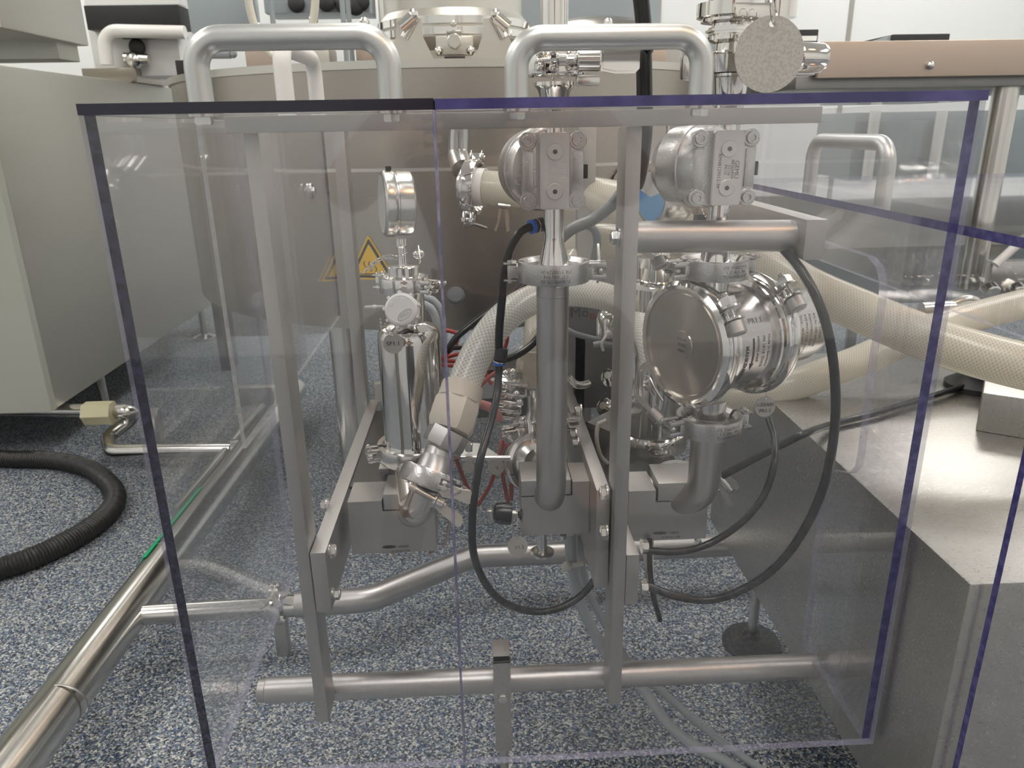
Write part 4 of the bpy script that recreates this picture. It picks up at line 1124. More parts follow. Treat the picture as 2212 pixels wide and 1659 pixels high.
# fan shaped wing nut leaves in front
wn = thing('wing_nut', 'wing nut with two broad pale leaves in front of the seam', 'wing nut', at(940, 1075, Y=.665))
w0 = at(885, 1050, Y=.668); w1 = at(938, 1080, Y=.664); w2 = at(985, 1102, Y=.660)
b = MB(); b.cyl(w0, w2-(w2-w1)*.5, .0030, 16)
for i in range(16): b.ring([(.0030, 0), (.0039, .0007), (.0030, .0014)], TM(w0+(w1-w0)*(.2+.045*i), w1-w0), 14)
b.build('threaded_bolt', M_semi, wn)
b = MB(); b.cyl(w1, w1+(w2-w1)*.08, .0078, 24); b.cyl(w1+(w2-w1)*.08, w1+(w2-w1)*.45, .0062, 24, bev=.001); b.build('nut_body', M_semi, wn)
for pts_ in ([(948, 1062), (975, 1057), (1012, 1060), (1024, 1068), (1027, 1078), (1020, 1088), (1008, 1089), (985, 1078), (955, 1074)],
             [(930, 1083), (952, 1090), (985, 1107), (998, 1118), (1000, 1130), (993, 1139), (984, 1136), (962, 1118), (940, 1098)]):
    b = MB(); Q = [at(a, c, Y=.662) for a, c in pts_]; k_ = len(Q)
    b.add(Q+[q+V(0, .0035, 0) for q in Q], [tuple(range(k_)), tuple(range(2*k_-1, k_-1, -1))]+[(i, (i+1) % k_, k_+(i+1) % k_, k_+i) for i in range(k_)])
    b.build('wing_leaf', M_leaf, wn)
# chrome elbow
el = thing('elbow_pipe', 'shiny elbow pipe curving from the tilted clamp into the left block', 'pipe', at(890, 1140, Y=.72))
E0 = cl+cax*.006; Em = at(896, 1118, Y=.702)
Pe = fillet([E0, Em+V(.001, 0, .002), Em+V(-.012, .085, .010)], .026, 14)
MB().tube(Pe, .0165, 36).build('tube', M_semi, el)
b = MB(TM(E0-cax*.003, cax)); b.lathe([(.0262, 0), (.0262, .002), (.019, .006), (.0166, .009)], n=36); b.build('ferrule', M_semi, el)
q = at(870, 1108, Y=YB1-.0006)
b = MB(TM(q+V(.012, .0002, 0), (0, -1, 0))); b.ring([(.0185, 0), (.0192, 0), (.0192, .0006), (.0185, .0006)], n=40); b.build('seal_ring', M_block, el)

# ------------------------------------------------------------------ middle cluster behind the vertical pipe
mv = thing('hose_fitting', 'beige hexagonal hose nut on a steel fitting behind the vertical pipe', 'hose fitting', at(1165, 930, Y=.86))
Ym = .89; K0 = at(1158, 752, Y=Ym); K1 = at(1158, 832, Y=Ym); rk = 42*mpp(K0)
b = MB(TM((K0.x, Ym, K1.z))); hk = K0.z-K1.z; b.lathe([(rk*.8, -.001), (rk*1.05, .004), (rk*1.05, hk*.62), (rk*.95, hk*.75)], n=8); b.lathe([(rk*.9, hk*.7), (rk*.88, hk), (rk*.7, hk)], n=32); b.build('gland_nut', M_beige, mv)
K2 = at(1160, 905, Y=Ym); K3 = at(1165, 928, Y=Ym)
b = MB(TM((K0.x+.002, Ym, 0))); b.lathe([(.026, K3.z), (.026, K3.z+.003), (.017, K2.z), (.0135, K2.z+.012), (.0135, K1.z-.012), (.019, K1.z-.010), (.019, K1.z+.001)], n=32); b.build('fitting', M_semi, mv)
vh = smooth_path([V(K0.x, Ym, K0.z-.006), at(1160, 725, Y=Ym+.01), at(1163, 690, Y=Ym+.06), at(1180, 655, Y=Ym+.10), at(1215, 600, Y=Ym+.14), at(1240, 560, Y=1.08)], .006)
single(MB().tube(vh, .0165, 28), 'braided_hose', M_braid, 'short milky braided hose rising from the second beige nut', 'hose', origin=vh[0])
tri_clamp('polished pipe clamp below the second beige nut, behind the vertical pipe', (K0.x+.002, Ym, K3.z), (0, 0, 1), (-1, -.35, 0), .0330, .0175, mat=M_pol)
# slanting spring-like clamp stack left of it
st = thing('clamp_stack', 'stack of slanted chrome clamp ribs beside the second beige nut', 'clamp', at(1105, 900, Y=.87))
for i, (x_, y_) in enumerate(((1108, 822), (1102, 845), (1098, 862), (1094, 880), (1090, 895))):
    b = MB(); b.box((-.019, -.008, -.0028), (.019, .008, .0028), .002, TM(at(x_, y_, Y=.87), (.18, -.3, 1), (0, 1, 0))); b.build('rib', M_pol, st)
b = MB()
for x_, y_ in ((1092, 806), (1108, 803), (1116, 850), (1122, 868), (1086, 832)): b.sph(at(x_, y_, Y=.86), .0042, 12)
b.build('ball_stud', M_pol, st)
b = MB(); b.cyl(at(1098, 900, Y=.875), at(1108, 800, Y=.875), .008, 20); b.build('core', M_semi, st)
# round clamp facing the viewer behind the middle block
rcl = tri_clamp('round pipe clamp seen face on above the middle block', at(1158, 1000, Y=.83), V(.25, -.9, .35), (0, .1, 1), .0385, .0180, mat=M_pol)
b = MB(TM(at(1158, 1000, Y=.835), (.25, -.9, .35))); b.lathe([(.030, 0), (.030, .003), (.018, .009), (.0155, .018), (.0155, .030)], n=36)
single(b, 'pipe_stub', M_semi, 'short steel stub facing the viewer inside the round clamp above the middle block', 'pipe')
# T bar clamp hanging from the post
o = thing('clamp_lever', 'chrome clamp lever lying across the gap right of the vertical pipe', 'clamp', at(1245, 818, Y=.84))
b = MB(); b.tube(smooth_path([at(1228, 815, Y=.84), at(1240, 828, Y=.84), at(1256, 832, Y=.85), at(1270, 828, Y=.86)], .003), .0048, 12); b.build('lever_arm', M_semi, o)
b = MB(); b.box(at(1229, 905, Y=.82), at(1250, 898, Y=.84), .001); b.box(at(1229, 918, Y=.82), at(1250, 910, Y=.84), .001); b.build('lever_jaw', M_semi, o)

# second filter housing with etched foot clamp, behind the right post
Y2 = .93
B2x = at(1406, 940, Y=Y2); rf2 = 62*mpp(B2x); h2 = at(1400, 610, Y=Y2).z-B2x.z
f2 = thing('filter_housing', 'polished filter housing cylinder behind the right post and regulator drum', 'filter housing', B2x)
b = MB(TM(B2x)); b.lathe([(rf2*1.12, -.004), (rf2*1.12, 0), (rf2*1.02, .004), (rf2, .010), (rf2, h2*.98), (rf2*.9, h2), (rf2*.5, h2+.006)], n=56); b.build('barrel', M_pol, f2)
b = MB(TM(B2x)); R_ = rf2*1.22; b.ring([(rf2, -.014), (R_, -.014), (R_*1.01, -.012), (R_*1.01, .004), (R_*.97, .008), (rf2*1.05, .009)], n=56); b.build('foot_clamp', M_pol, f2)
tb = MB(); fc = V(B2x.x, Y2, B2x.z-.004)
fmm = cyl_map(fc, (0, 0, 1), R_*1.01+.0004, (.02, -1, 0))
text_mb(tb, 'PALL', .0075, lambda u, v: fmm(-u, -v), bold=.0002)
tb.build('embossed_lettering', M_emboss, f2)
b = MB(); T = TM(fc+V(0, -R_*1.01-.0002, 0), (0, -1, 0)); b.ring([(1, 0), (1.08, 0), (1.08, .0006), (1, .0006)], T @ Matrix.Diagonal((.0150, .0068, 1, 1)), 36); b.build('embossed_oval', M_pol, f2)
b = MB(TM(B2x)); b.lathe([(rf2*.95, -.014), (.020, -.030), (.018, -.060), (.018, -.10)], n=36); b.build('base', M_blackgap, f2)
b = MB(TM(B2x)); b.lathe([(rf2*.62, h2), (rf2*.62, h2+.02), (rf2*.85, h2+.022), (rf2*.85, h2+.034), (rf2*.4, h2+.036), (rf2*.4, h2+.05)], n=40); b.build('neck', M_pol, f2)
# second gauge behind the right post
gc2 = at(1418, 425, Y=.93); gr2 = 61*mpp(gc2)
p2 = thing('pressure_gauge', 'second pressure gauge with blue dial film, behind the right post', 'gauge', gc2)
gd2 = V(-.92, -.39, 0).normalized()
T = TM(gc2+V(.018, .010, 0), gd2)
b = MB(T); b.lathe([(gr2*.85, -.016), (gr2*.97, -.014), (gr2, -.012), (gr2, .006), (gr2*1.0, .007), (gr2*1.02, .011), (gr2*1.02, .022), (gr2*.98, .026), (gr2*.88, .027)], n=56); case_ = b.build('case', M_semi, p2)
b = MB(T); b.lathe([(.00001, .0274), (gr2*.86, .0274)], n=48); b.build('dial', M_whitep, case_)
b = MB(T); b.lathe([(.00001, .0279), (gr2*.84, .0279)], n=40, a0=-PI-.3, a1=.3); b.build('dial_film', M_bluesheet, case_)
b = MB(); q = gc2+V(.012, 0, gr2); b.cyl(q-V(0, 0, .003), q+V(0, 0, .006), .0034, 14); b.build('filler_plug', M_blackmat, case_)
b = MB(); b.cyl(gc2+V(.018, .010, -gr2), gc2+V(.018, .010, -gr2-.07), .006, 18); b.build('stem', M_pol, p2)

# round clamp lying behind the right block
tri_clamp('round chrome clamp lying behind the right block below the lettered foot clamp', at(1462, 1058, Y=.84), V(-.15, -.55, .8), (1, 0, .1), .0385, .0190, mat=M_pol)
# wing nut with leaves right of the elbow
wn2 = thing('wing_nut', 'brownish wing nut with two hanging leaves right of the regulator elbow', 'wing nut', at(1565, 1040, Y=.80))
for pts_ in ([(1554, 1042), (1562, 1048), (1572, 1068), (1582, 1085), (1585, 1094), (1578, 1097), (1570, 1092), (1556, 1062)],
             [(1568, 1024), (1580, 1032), (1592, 1042), (1597, 1052), (1593, 1058), (1584, 1056), (1572, 1044), (1564, 1034)]):
    b = MB(); Q = [at(a, c, Y=.80) for a, c in pts_]; k_ = len(Q)
    b.add(Q+[q+V(0, .0028, 0) for q in Q], [tuple(range(k_)), tuple(range(2*k_-1, k_-1, -1))]+[(i, (i+1) % k_, k_+(i+1) % k_, k_+i) for i in range(k_)])
    b.build('wing_leaf', M_frame, wn2)
b = MB(); b.cyl(at(1552, 1030, Y=.80), at(1572, 1052, Y=.797), .0042, 16); b.cyl(at(1572, 1052, Y=.797), at(1579, 1060, Y=.795), .0028, 14); b.build('nut_body', M_semi, wn2)
# flat lever at left of lower right clamp
wn3 = thing('wing_nut', 'grey wing nut leaf pointing up left beside the lower right clamp', 'wing nut', at(1400, 880, Y=.72))
b = MB(); Q = [at(a, c, Y=.722) for a, c in [(1366, 856), (1371, 851), (1385, 858), (1400, 872), (1412, 888), (1406, 893), (1396, 884)]]; k_ = len(Q)
b.add(Q+[q+V(0, .004, 0) for q in Q], [tuple(range(k_)), tuple(range(2*k_-1, k_-1, -1))]+[(i, (i+1) % k_, k_+(i+1) % k_, k_+i) for i in range(k_)]); b.build('wing_leaf', M_frame, wn3)
b = MB(); b.cyl(at(1404, 884, Y=.728), at(1426, 908, Y=.722), .0066, 20, bev=.001); b.build('nut_body', M_frame, wn3)
wn4 = thing('wing_nut', 'grey wing nut leaf above the upper right clamp, left of its pipe', 'wing nut', at(1390, 545, Y=.72))
b = MB(); Q = [at(a, c, Y=.722) for a, c in [(1380, 543), (1385, 538), (1402, 545), (1420, 554), (1424, 562), (1418, 566), (1398, 556)]]; k_ = len(Q)
b.add(Q+[q+V(0, .004, 0) for q in Q], [tuple(range(k_)), tuple(range(2*k_-1, k_-1, -1))]+[(i, (i+1) % k_, k_+(i+1) % k_, k_+i) for i in range(k_)]); b.build('wing_leaf', M_frame, wn4)
b = MB(); b.cyl(at(1418, 556, Y=.728), at(1428, 578, Y=.722), .0070, 20, bev=.001); b.build('nut_body', M_frame, wn4)

# plate with two letters and bundle behind the vertical pipe
o = thing('terminal_plate', 'dark steel plate lettered Mb II between pipe and right post', 'plate', at(1262, 800, Y=1.02))
MB().box(at(1222, 655, Y=1.02), (at(1345, 860, Y=1.02).x, 1.03, at(1300, 880, Y=1.02).z)).build('plate', M_platside, o)
tb = MB(); text_mb(tb, 'M\u00f6', .020, plane_map(at(1252, 676, Y=1.0185), (1, 0, 0), (0, 0, 1))); tb.build('lettering', M_etch, o)
tb = MB(); text_mb(tb, 'II', .013, plane_map(at(1279, 684, Y=1.0185), (1, 0, 0), (0, 0, 1))); tb.build('lettering', M_red, o)
cable('grey_tube', 'upper pale pneumatic tube crossing the gap right of the vertical pipe', [(1215, 706, .97), (1245, 722, .97), (1300, 735, .98), (1345, 738, .98)], .0038, M_grey, 'tube')
cable('grey_tube', 'lower pale pneumatic tube crossing the gap right of the vertical pipe', [(1282, 745, .97), (1300, 742, .97), (1345, 750, .98)], .0042, M_grey, 'tube')
b = MB(); b.tube(smooth_path([at(1303, 757, Y=.96), at(1300, 742, Y=.955), at(1308, 728, Y=.955), at(1314, 720, Y=.96)], .003), .0020, 8); b.sph(at(1314, 720, Y=.958), .0045, 12)
single(b, 'cable_tie', M_whitep, 'white cable tie round the pale tubes behind the post', 'cable tie')
b = MB(TM(at(1312, 700, Y=.99))); b.lathe([(.017, -.016), (.017, .010), (.012, .018), (.004, .022)], n=28)
single(b, 'dome_cap', M_pol, 'chrome dome cap under the hose arch beside the right post', 'cap')
for xx, yy, lb in ((1310, 815, 'upper'), (1300, 880, 'lower')):
    b = MB(); b.lathe([(.003, -.006), (.012, -.003), (.013, 0), (.008, .004), (.005, .012)], TM(at(xx+8, yy, Y=.95), (-.4, -.7, .5)), 24)
    single(b, 'valve_cup', M_pol, lb+' small chrome valve cup in the gap left of the right post', 'valve')
o = thing('hanging_lever', 'two thin steel levers hanging under the milky hose beside the big chrome clamp', 'lever', at(1085, 450, Y=1.14))
for pts_ in ([(1078, 442), (1084, 442), (1082, 462), (1078, 485), (1072, 500), (1068, 498), (1074, 480), (1077, 460)], [(1090, 446), (1098, 446), (1100, 470), (1101, 498), (1094, 502), (1092, 480)]):
    b = MB(); Q = [at(a, c, Y=1.14) for a, c in pts_]; k_ = len(Q)
    b.add(Q+[q+V(0, .003, 0) for q in Q], [tuple(range(k_)), tuple(range(2*k_-1, k_-1, -1))]+[(i, (i+1) % k_, k_+(i+1) % k_, k_+i) for i in range(k_)]); b.build('lever_arm', M_brown, o)
MB().cyl(at(1076, 444, Y=1.14), at(1102, 446, Y=1.14), .004, 14).build('hinge_pin', M_semi, o)
o = thing('cable_connector', 'black cable connector with bead chain under the right actuator', 'connector', at(1524, 470, Y=.76))
MB().box(at(1507, 462, Y=.77), at(1540, 482, Y=.785), .001).build('plug_body', M_blackmat, o)
MB().box(at(1504, 446, Y=.77), at(1540, 461, Y=.785), .001).build('collar', M_brown, o)
b = MB(); chain(b, [at(1515, 446, Y=.765), at(1518, 460, Y=.762), at(1526, 470, Y=.762), at(1533, 480, Y=.764)], .0013, .0034); b.build('bead_chain', M_pol, o)
# triangular sheet bracket and white tube near post
b = MB(); A_, B_, C_ = at(1268, 912, Y=.90), at(1325, 882, Y=.95), at(1325, 935, Y=.86)
b.add([A_, B_, C_]+[p-V(0, 0, .006) for p in (A_, B_, C_)], [(0, 1, 2), (5, 4, 3), (0, 3, 4, 1), (1, 4, 5, 2), (2, 5, 3, 0)])
single(b, 'corner_bracket', M_frame, 'triangular steel corner bracket left of the right post', 'bracket')
cable('cream_tube', 'thin pale tube bending down beside the triangular bracket', [(1310, 908, .85), (1293, 915, .85), (1289, 950, .85), (1298, 985, .86), (1312, 1000, .87)], .0026, M_cream, 'tube')
b = MB(); b.cyl(at(1292, 720, Y=1.0), at(1292, 720, Y=1.0)+V(0, 0, .001), .001)

# ------------------------------------------------------------------ upper hose to the background tank
ca = at(1022, 404, Y=1.20)
hax = V(.93, -.30, -.05).normalized()
tri_clamp('big chrome clamp at the root of the milky hose, left of the left actuator', ca, hax, (-.3, -.3, -.9), .0420, .0200, mat=M_pol)
b = MB(TM(ca, -hax)); b.lathe([(.034, -.002), (.034, .004), (.026, .012), (.024, .02)], n=32)
single(b, 'pipe_stub', M_semi, 'steel stub joining the milky hose to the tank behind', 'pipe')
b = MB(); t0 = at(990, 335, Y=1.28); b.cyl(at(992, 262, Y=1.28), t0, .0165, 28); b.cyl(t0, at(1000, 365, Y=1.25), .018, 24)
single(b, 'drain_pipe', M_semi, 'short vertical pipe coming down above the big chrome clamp', 'pipe')
P = smooth_path([at(*q[:2], Y=q[2]) for q in [(1030, 404, 1.19), (1090, 408, 1.17), (1180, 414, 1.13), (1260, 420, 1.09), (1340, 434, 1.05), (1430, 456, 1.01), (1520, 490, .985), (1620, 545, .96), (1740, 618, .92), (1860, 672, .87), (1980, 722, .82), (2100, 762, .78), (2230, 795, .75), (2330, 810, .74)]], .008)
P = [p for p in P]
single(MB().tube(P, .0258, 36), 'braided_hose', M_braid, 'thick milky hose running from the tank clamp across to the right edge', 'hose', origin=P[0])
b = MB(TM(P[0]+hax*.004, hax)); b.ring([(.0265, -.006), (.0285, -.006), (.0285, .010), (.0265, .010)], n=32); single(b, 'hose_collar', M_whitep, 'white collar where the thick hose meets the big clamp', 'hose collar')
P = smooth_path([at(*q[:2], Y=q[2]) for q in [(1195, 560, 1.16), (1235, 532, 1.14), (1290, 520, 1.12), (1345, 525, 1.10), (1420, 545, 1.08), (1500, 590, 1.05), (1560, 650, 1.02), (1600, 740, 1.0)]], .008)
single(MB().tube(P, .0250, 36), 'braided_hose', M_braid, 'second milky hose bending down behind the upper right clamp', 'hose', origin=P[0])
P = smooth_path([at(*q[:2], Y=q[2]) for q in [(1560, 868, 1.02), (1640, 852, .99), (1740, 822, .98), (1850, 782, .99), (1950, 738, 1.01), (2050, 700, 1.04), (2130, 677, 1.06), (2230, 652, 1.08), (2320, 635, 1.10)]], .008)
single(MB().tube(P, .0225, 36), 'braided_hose', M_braid, 'milky hose rising to the right behind the thick hose', 'hose', origin=P[0])

# ------------------------------------------------------------------ black tubes and cables
o = thing('push_fitting', 'upper black push-in fitting with blue ring beside the left actuator', 'fitting', at(1165, 490, Y=.735))
A = at(1172, 484, Y=.735); B = at(1152, 489, Y=.728)
b = MB(); b.cyl(A, B, .0068, 24, bev=.0006); b.build('body', M_blackmat, o)
b = MB(); d_ = (B-A).normalized(); b.ring([(.0035, 0), (.0068, 0), (.0068, .003), (.0035, .003)], TM(B+d_*.0002, d_), 24); b.build('release_ring', M_blue, o)
b = MB(); b.ring([(.0069, 0), (.0073, 0), (.0073, .0012), (.0069, .0012)], TM(B-d_*.004, d_), 24); b.build('metal_band', M_semi, o)
cable('black_tube', 'black pneumatic tube bending down from the upper blue ring to the tee', [(1152, 489, .728), (1125, 500, .722), (1102, 540, .72), (1090, 590, .722), (1084, 650, .73), (1078, 720, .74), (1078, 762, .745)], .0042, M_black, 'tube')
o = thing('push_fitting', 'lower black push-in tee with blue ring beside the braided hose', 'fitting', at(1080, 790, Y=.745))
b = MB(); b.cyl(at(1084, 752, Y=.745), at(1080, 780, Y=.742), .0068, 24, bev=.0006); b.build('body', M_blackmat, o)
b = MB(); b.cyl(at(1079, 782, Y=.742), at(1079, 787, Y=.742), .0066, 24); b.build('release_ring', M_blue, o)
b = MB(); b.cyl(at(1079.5, 779, Y=.742), at(1079, 782, Y=.742), .0071, 24); b.build('metal_band', M_semi, o)
cable('black_tube', 'long black tube hanging in a wide loop below the tee', [(1078, 785, .742), (1074, 850, .73), (1058, 920, .70), (1038, 990, .675), (1026, 1060, .665), (1020, 1130, .665), (1024, 1200, .67), (1050, 1262, .68), (1090, 1302, .69), (1150, 1321, .70), (1210, 1313, .71), (1262, 1280, .72), (1296, 1232, .725), (1310, 1190, .728), (1298, 1168, .735), (1290, 1150, .75)], .0041, M_black, 'tube')
cable('black_tube', 'black tube curving up from the tee behind the vertical pipe', [(1090, 776, .75), (1115, 768, .76), (1140, 752, .77), (1160, 732, .78), (1200, 680, .80)], .0040, M_black, 'tube')
cable('black_tube', 'upper of two black tubes slanting down behind the braided hose', [(1150, 600, .95), (1110, 635, .94), (1060, 670, .93), (1020, 700, .92), (985, 730, .91), (965, 760, .91)], .0042, M_black, 'tube')
cable('black_tube', 'lower of two black tubes slanting down behind the braided hose', [(1165, 608, .97), (1120, 655, .96), (1070, 700, .95), (1010, 745, .94), (965, 752, .93)], .0034, M_black, 'tube')
cable('black_tube', 'thick grey and black tube curving from the right post to the pipe', [(1372, 395, .80), (1345, 415, .80), (1320, 445, .80), (1280, 475, .80), (1235, 495, .79), (1195, 530, .78)], .0062, M_darkgrey, 'tube')
cable('grey_tube', 'grey tube hooking downward behind the upper middle clamp', [(1230, 498, .84), (1262, 485, .84), (1285, 498, .84), (1290, 525, .84), (1284, 560, .84)], .0048, M_darkgrey, 'tube')
cable('black_cable', 'black cable dropping behind the right handle down past the right post', [(V(.126, .78, 1.7), 0, 0), (V(.1275, .78, 1.25), 0, 0), (1389, 40, .78), (1391, 120, .78), (1392, 202, .78), (1392, 290, .78), (1382, 370, .79), (1374, 400, .80)], .0078, M_black)
cable('black_cable', 'black cable in a wide arc right of the regulator', [(1690, 535, .70), (1735, 590, .67), (1775, 670, .65), (1797, 760, .64), (1805, 860, .635), (1800, 950, .635), (1782, 1040, .64), (1745, 1130, .65), (1690, 1210, .66), (1620, 1265, .67), (1540, 1295, .675), (1460, 1288, .68), (1390, 1262, .685)], .0044, M_black)
cable('black_cable', 'short glossy black cable looping from the lettered tag to the post', [(1661, 905, .80), (1672, 945, .775), (1672, 1000, .74), (1650, 1070, .73), (1600, 1130, .72), (1530, 1175, .715), (1460, 1192, .71), (1385, 1188, .705)], .0040, M_black)
cable('black_cable', 'black cable running up across the platform to the back fitting', [(1560, 1028, .80), (1640, 985, .80), (1700, 955, .80), (1745, 934, .80)]+[(q, 0, 0) for q in (at(1800, 916, z=.540), at(1900, 890, z=.540), at(2000, 860, z=.540), at(2080, 836, z=.541), at(2125, 823, z=.545))], .0046, M_black)
cable('black_cable', 'thin black cable hanging straight below the right block', [(1403, 1165, .74), (1404, 1230, .74), (1412, 1290, .745), (1426, 1340, .75)], .0032, M_black)
cable('grey_cable', 'left of two grey cables descending behind the right post', [(1230, 1150, .84), (1236, 1220, .85), (1250, 1290, .86), (1285, 1370, .86), (1330, 1440, .86), (1390, 1490, .86), (1440, 1560, .84), (1500, 1610, .82), (1560, 1640, .80), (1640, 1690, .78)], .0075, M_grey)
cable('grey_cable', 'right of two grey cables descending behind the right post', [(1250, 1150, .865), (1256, 1220, .875), (1275, 1290, .885), (1315, 1360, .885), (1365, 1440, .885), (1425, 1490, .885), (1488, 1545, .875), (1570, 1610, .855), (1670, 1680, .82)], .0060, M_grey)
b = MB(); b.tube(smooth_path([at(1222, 1224, Y=.835), at(1240, 1221, Y=.835), at(1258, 1217, Y=.84)], .003), .0032, 8); b.sph(at(1224, 1224, Y=.832), .0068, 12)
single(b, 'cable_tie', M_cream, 'white cable tie joining the two grey cables', 'cable tie')
# label and cable hanging off the post
b = MB(); A_, B_, C_, D_ = at(1386, 1180, Y=.75), at(1412, 1168, Y=.755), at(1412, 1285, Y=.755), at(1398, 1262, Y=.75)
b.add([A_, B_, C_, D_]+[p+V(0, .0006, 0) for p in (A_, B_, C_, D_)], [(0, 1, 2, 3), (7, 6, 5, 4), (0, 4, 5, 1), (1, 5, 6, 2), (2, 6, 7, 3), (3, 7, 4, 0)])
o = single(b, 'paper_label', M_cream, 'long cream label strip hanging right of the post foot', 'label')
tb = MB(); fm = plane_map(at(1398, 1222, Y=.7485)-V(o.location.x, o.location.y, o.location.z)*0, (0, 0, -1), (1, 0, 0)); text_mb(tb, 'Hannover transform', .0042, fm, bold=0); tb.build('printed_text', M_ink, o)
# black sampling valve left of the middle block with chain and tag
o = thing('sample_valve', 'black knob valve with bead chain left of the middle block', 'valve', at(1085, 1110, Y=.75))
V0 = at(1106, 1110, Y=.75); V1 = at(1066, 1108, Y=.75); d_ = (V1-V0).normalized(); l_ = (V1-V0).length
b = MB(TM(V0, d_)); b.lathe([(.0075, 0), (.0125, .001), (.0125, l_*.5), (.0110, l_*.9), (.008, l_)], n=36)
b.build('knob', M_black, o)
b = MB(TM(V0-d_*.012, d_)); b.lathe([(.009, 0), (.012, .002), (.006, .004), (.0045, .006), (.0045, .013)], n=28); b.build('stem', M_semi, o)
MB().box(at(1052, 1104, Y=.745), at(1064, 1118, Y=.755), .0008).build('end_stud', M_semi, o)
b = MB(); chain(b, [at(1115, 1088, Y=.735), at(1117, 1110, Y=.735), at(1117, 1140, Y=.735), at(1118, 1168, Y=.735)], .0011, .0028); b.build('bead_chain', M_semi, o)
tg = at(1118, 1179, Y=.734)
o = thing('round_tag', 'small round tag lettered V1.3 hanging below the black knob valve', 'tag', tg)
b = MB(); tag_disc(b, tg, (.1, -1, .3), 22*mpp(tg)); b.build('disc', M_frame, o)
tb = MB(); text_mb(tb, 'V1.3', .006, plane_map(tg+V(.002, -.0019, -.001), (1, .1, 0), (0, .3, 1))); tb.build('engraved_text', M_etch, o)
tg = at(1072, 1008, Y=.84)
o = thing('round_tag', 'round steel tag hanging between the red wires', 'tag', tg)
b = MB(); tag_disc(b, tg, (.05, -1, .3), 18*mpp(tg)); b.build('disc', M_frame, o)
tb = MB(); text_mb(tb, 'II', .007, plane_map(tg+V(.001, -.0022, -.001), (1, .3, 0), (-.3, .3, 1))); tb.build('engraved_text', M_etch, o)
tg = at(1012, 1008, Y=.84)
b = MB(); b.lathe([(13*mpp(tg), 0), (13*mpp(tg), .001)], TM(tg, (.05, -1, .3)), 32); single(b, 'round_tag', M_frame, 'small blank tag half hidden behind the wing nut near the seam', 'tag')
# red wires
rw = [([(1088, 935, .90), (1080, 975, .88), (1072, 1010, .88), (1058, 1050, .88), (1032, 1092, .88)], 'left of the red wires below the middle fittings'),
      ([(1095, 935, .90), (1090, 980, .88), (1086, 1020, .88), (1092, 1060, .88), (1098, 1085, .88)], 'middle of the red wires below the middle fittings'),
      ([(1098, 930, .90), (1100, 980, .88), (1104, 1030, .88), (1104, 1080, .88)], 'right of the red wires below the middle fittings'),
      ([(985, 990, .86), (1000, 1030, .86), (1015, 1065, .86)], 'short red wire left of the black tube near the seam'),
      ([(955, 712, .95), (985, 720, .95), (985, 745, .95), (958, 775, .95), (1000, 782, .96)], 'uppermost red wire behind the seam'),
      ([(952, 775, .96), (1000, 765, .96), (1020, 790, .96), (1055, 800, .97)], 'upper tangled red wire behind the braided hose'),
      ([(952, 788, .95), (1000, 792, .95), (1040, 800, .96), (1062, 830, .96)], 'lower tangled red wire behind the braided hose'),
      ([(1035, 835, .93), (1060, 812, .93), (1075, 800, .94), (1078, 780, .94)], 'dark red wire between braided hose and black tube'),
      ([(1092, 660, .96), (1090, 700, .96), (1096, 730, .96), (1088, 760, .96)], 'red wire hanging behind the hose arch')]
for pts_, lb in rw: cable('red_wire', lb, pts_, .0027, M_red, 'wire')
cable('red_hose', 'pink and silver hose end right of the beige nut', [(1035, 872, .84), (1055, 878, .84), (1072, 892, .845), (1078, 905, .85)], .0055, M_pink, 'hose')
cable('grey_tube', 'outer grey tube looping behind the white cap', [(908, 640, .93), (935, 648, .93), (952, 672, .93), (956, 710, .93), (950, 760, .93)], .0046, M_grey, 'tube')
cable('grey_tube', 'inner grey tube looping behind the white cap', [(908, 655, .92), (930, 665, .92), (942, 690, .92), (946, 730, .92), (944, 780, .92)], .0050, M_grey, 'tube')
# dark clutter: black junction box low behind the fittings
b = MB(); A = at(985, 800, Y=1.14); B = at(1180, 900, Y=1.14); b.box((A.x, 1.14, B.z), (B.x, 1.22, A.z), .006)
single(b, 'junction_box', M_blackmat, 'dark junction box behind the middle fittings', 'junction box')
cable('steel_rod', 'thin steel rod hanging right of the left block', [(975, 1110, .79), (968, 1145, .79), (961, 1175, .79), (958, 1180, .79)], .0016, M_brown, 'rod')

# ------------------------------------------------------------------ floor piping at left
X0 = -.642; Zp = .10; RP = .037
bp = thing('floor_pipe', 'wide bright steel pipe running back along the floor at left', 'pipe', (X0, 1.4, .06))
MB().cyl((X0-.015, .30, Zp), (X0+.028, 2.35, Zp), RP, 44).build('tube', M_semi, bp)
for y_ in (.93, 1.33):
    b = MB(); b.ring([(RP*.995, -.002), (RP+.0004, 0), (RP*.995, .002)], TM((X0+.005, y_, Zp), (.02, 1, 0)), 44); b.build('weld_seam', M_frame, bp)
q0 = V(X0+.015, 1.145, Zp)
Pb = fillet([q0, V(-.235, 1.16, Zp), at(1000, 1213, z=Zp+.015), V(.62, at(1600, 1180, z=Zp+.01).y, Zp+.010)], .08, 12)
MB().tube([V(-.36, 1.155, Zp), V(-.34, 1.155, Zp)], .020, 28).build('sleeve', M_semi, bp)
MB().tube([q0, V(-.355, 1.155, Zp)], .0175, 32).build('branch', M_semi, bp)
MB().tube(fillet([V(-.345, 1.156, Zp), V(-.215, 1.163, Zp), V(-.03, 1.285, Zp+.005), V(.62, 1.290, Zp+.005)], .09, 14), .0225, 32).build('long_branch', M_pipe, bp)
for y_ in (.55, 1.9):
    MB().box((X0-.012, y_-.012, 0), (X0+.012, y_+.012, Zp-RP*.9)).build('support_leg', M_frame, bp)
b = MB(); T = TM(V(X0+.005, 1.43, Zp), (.02, 1, 0), (0, 0, 1))
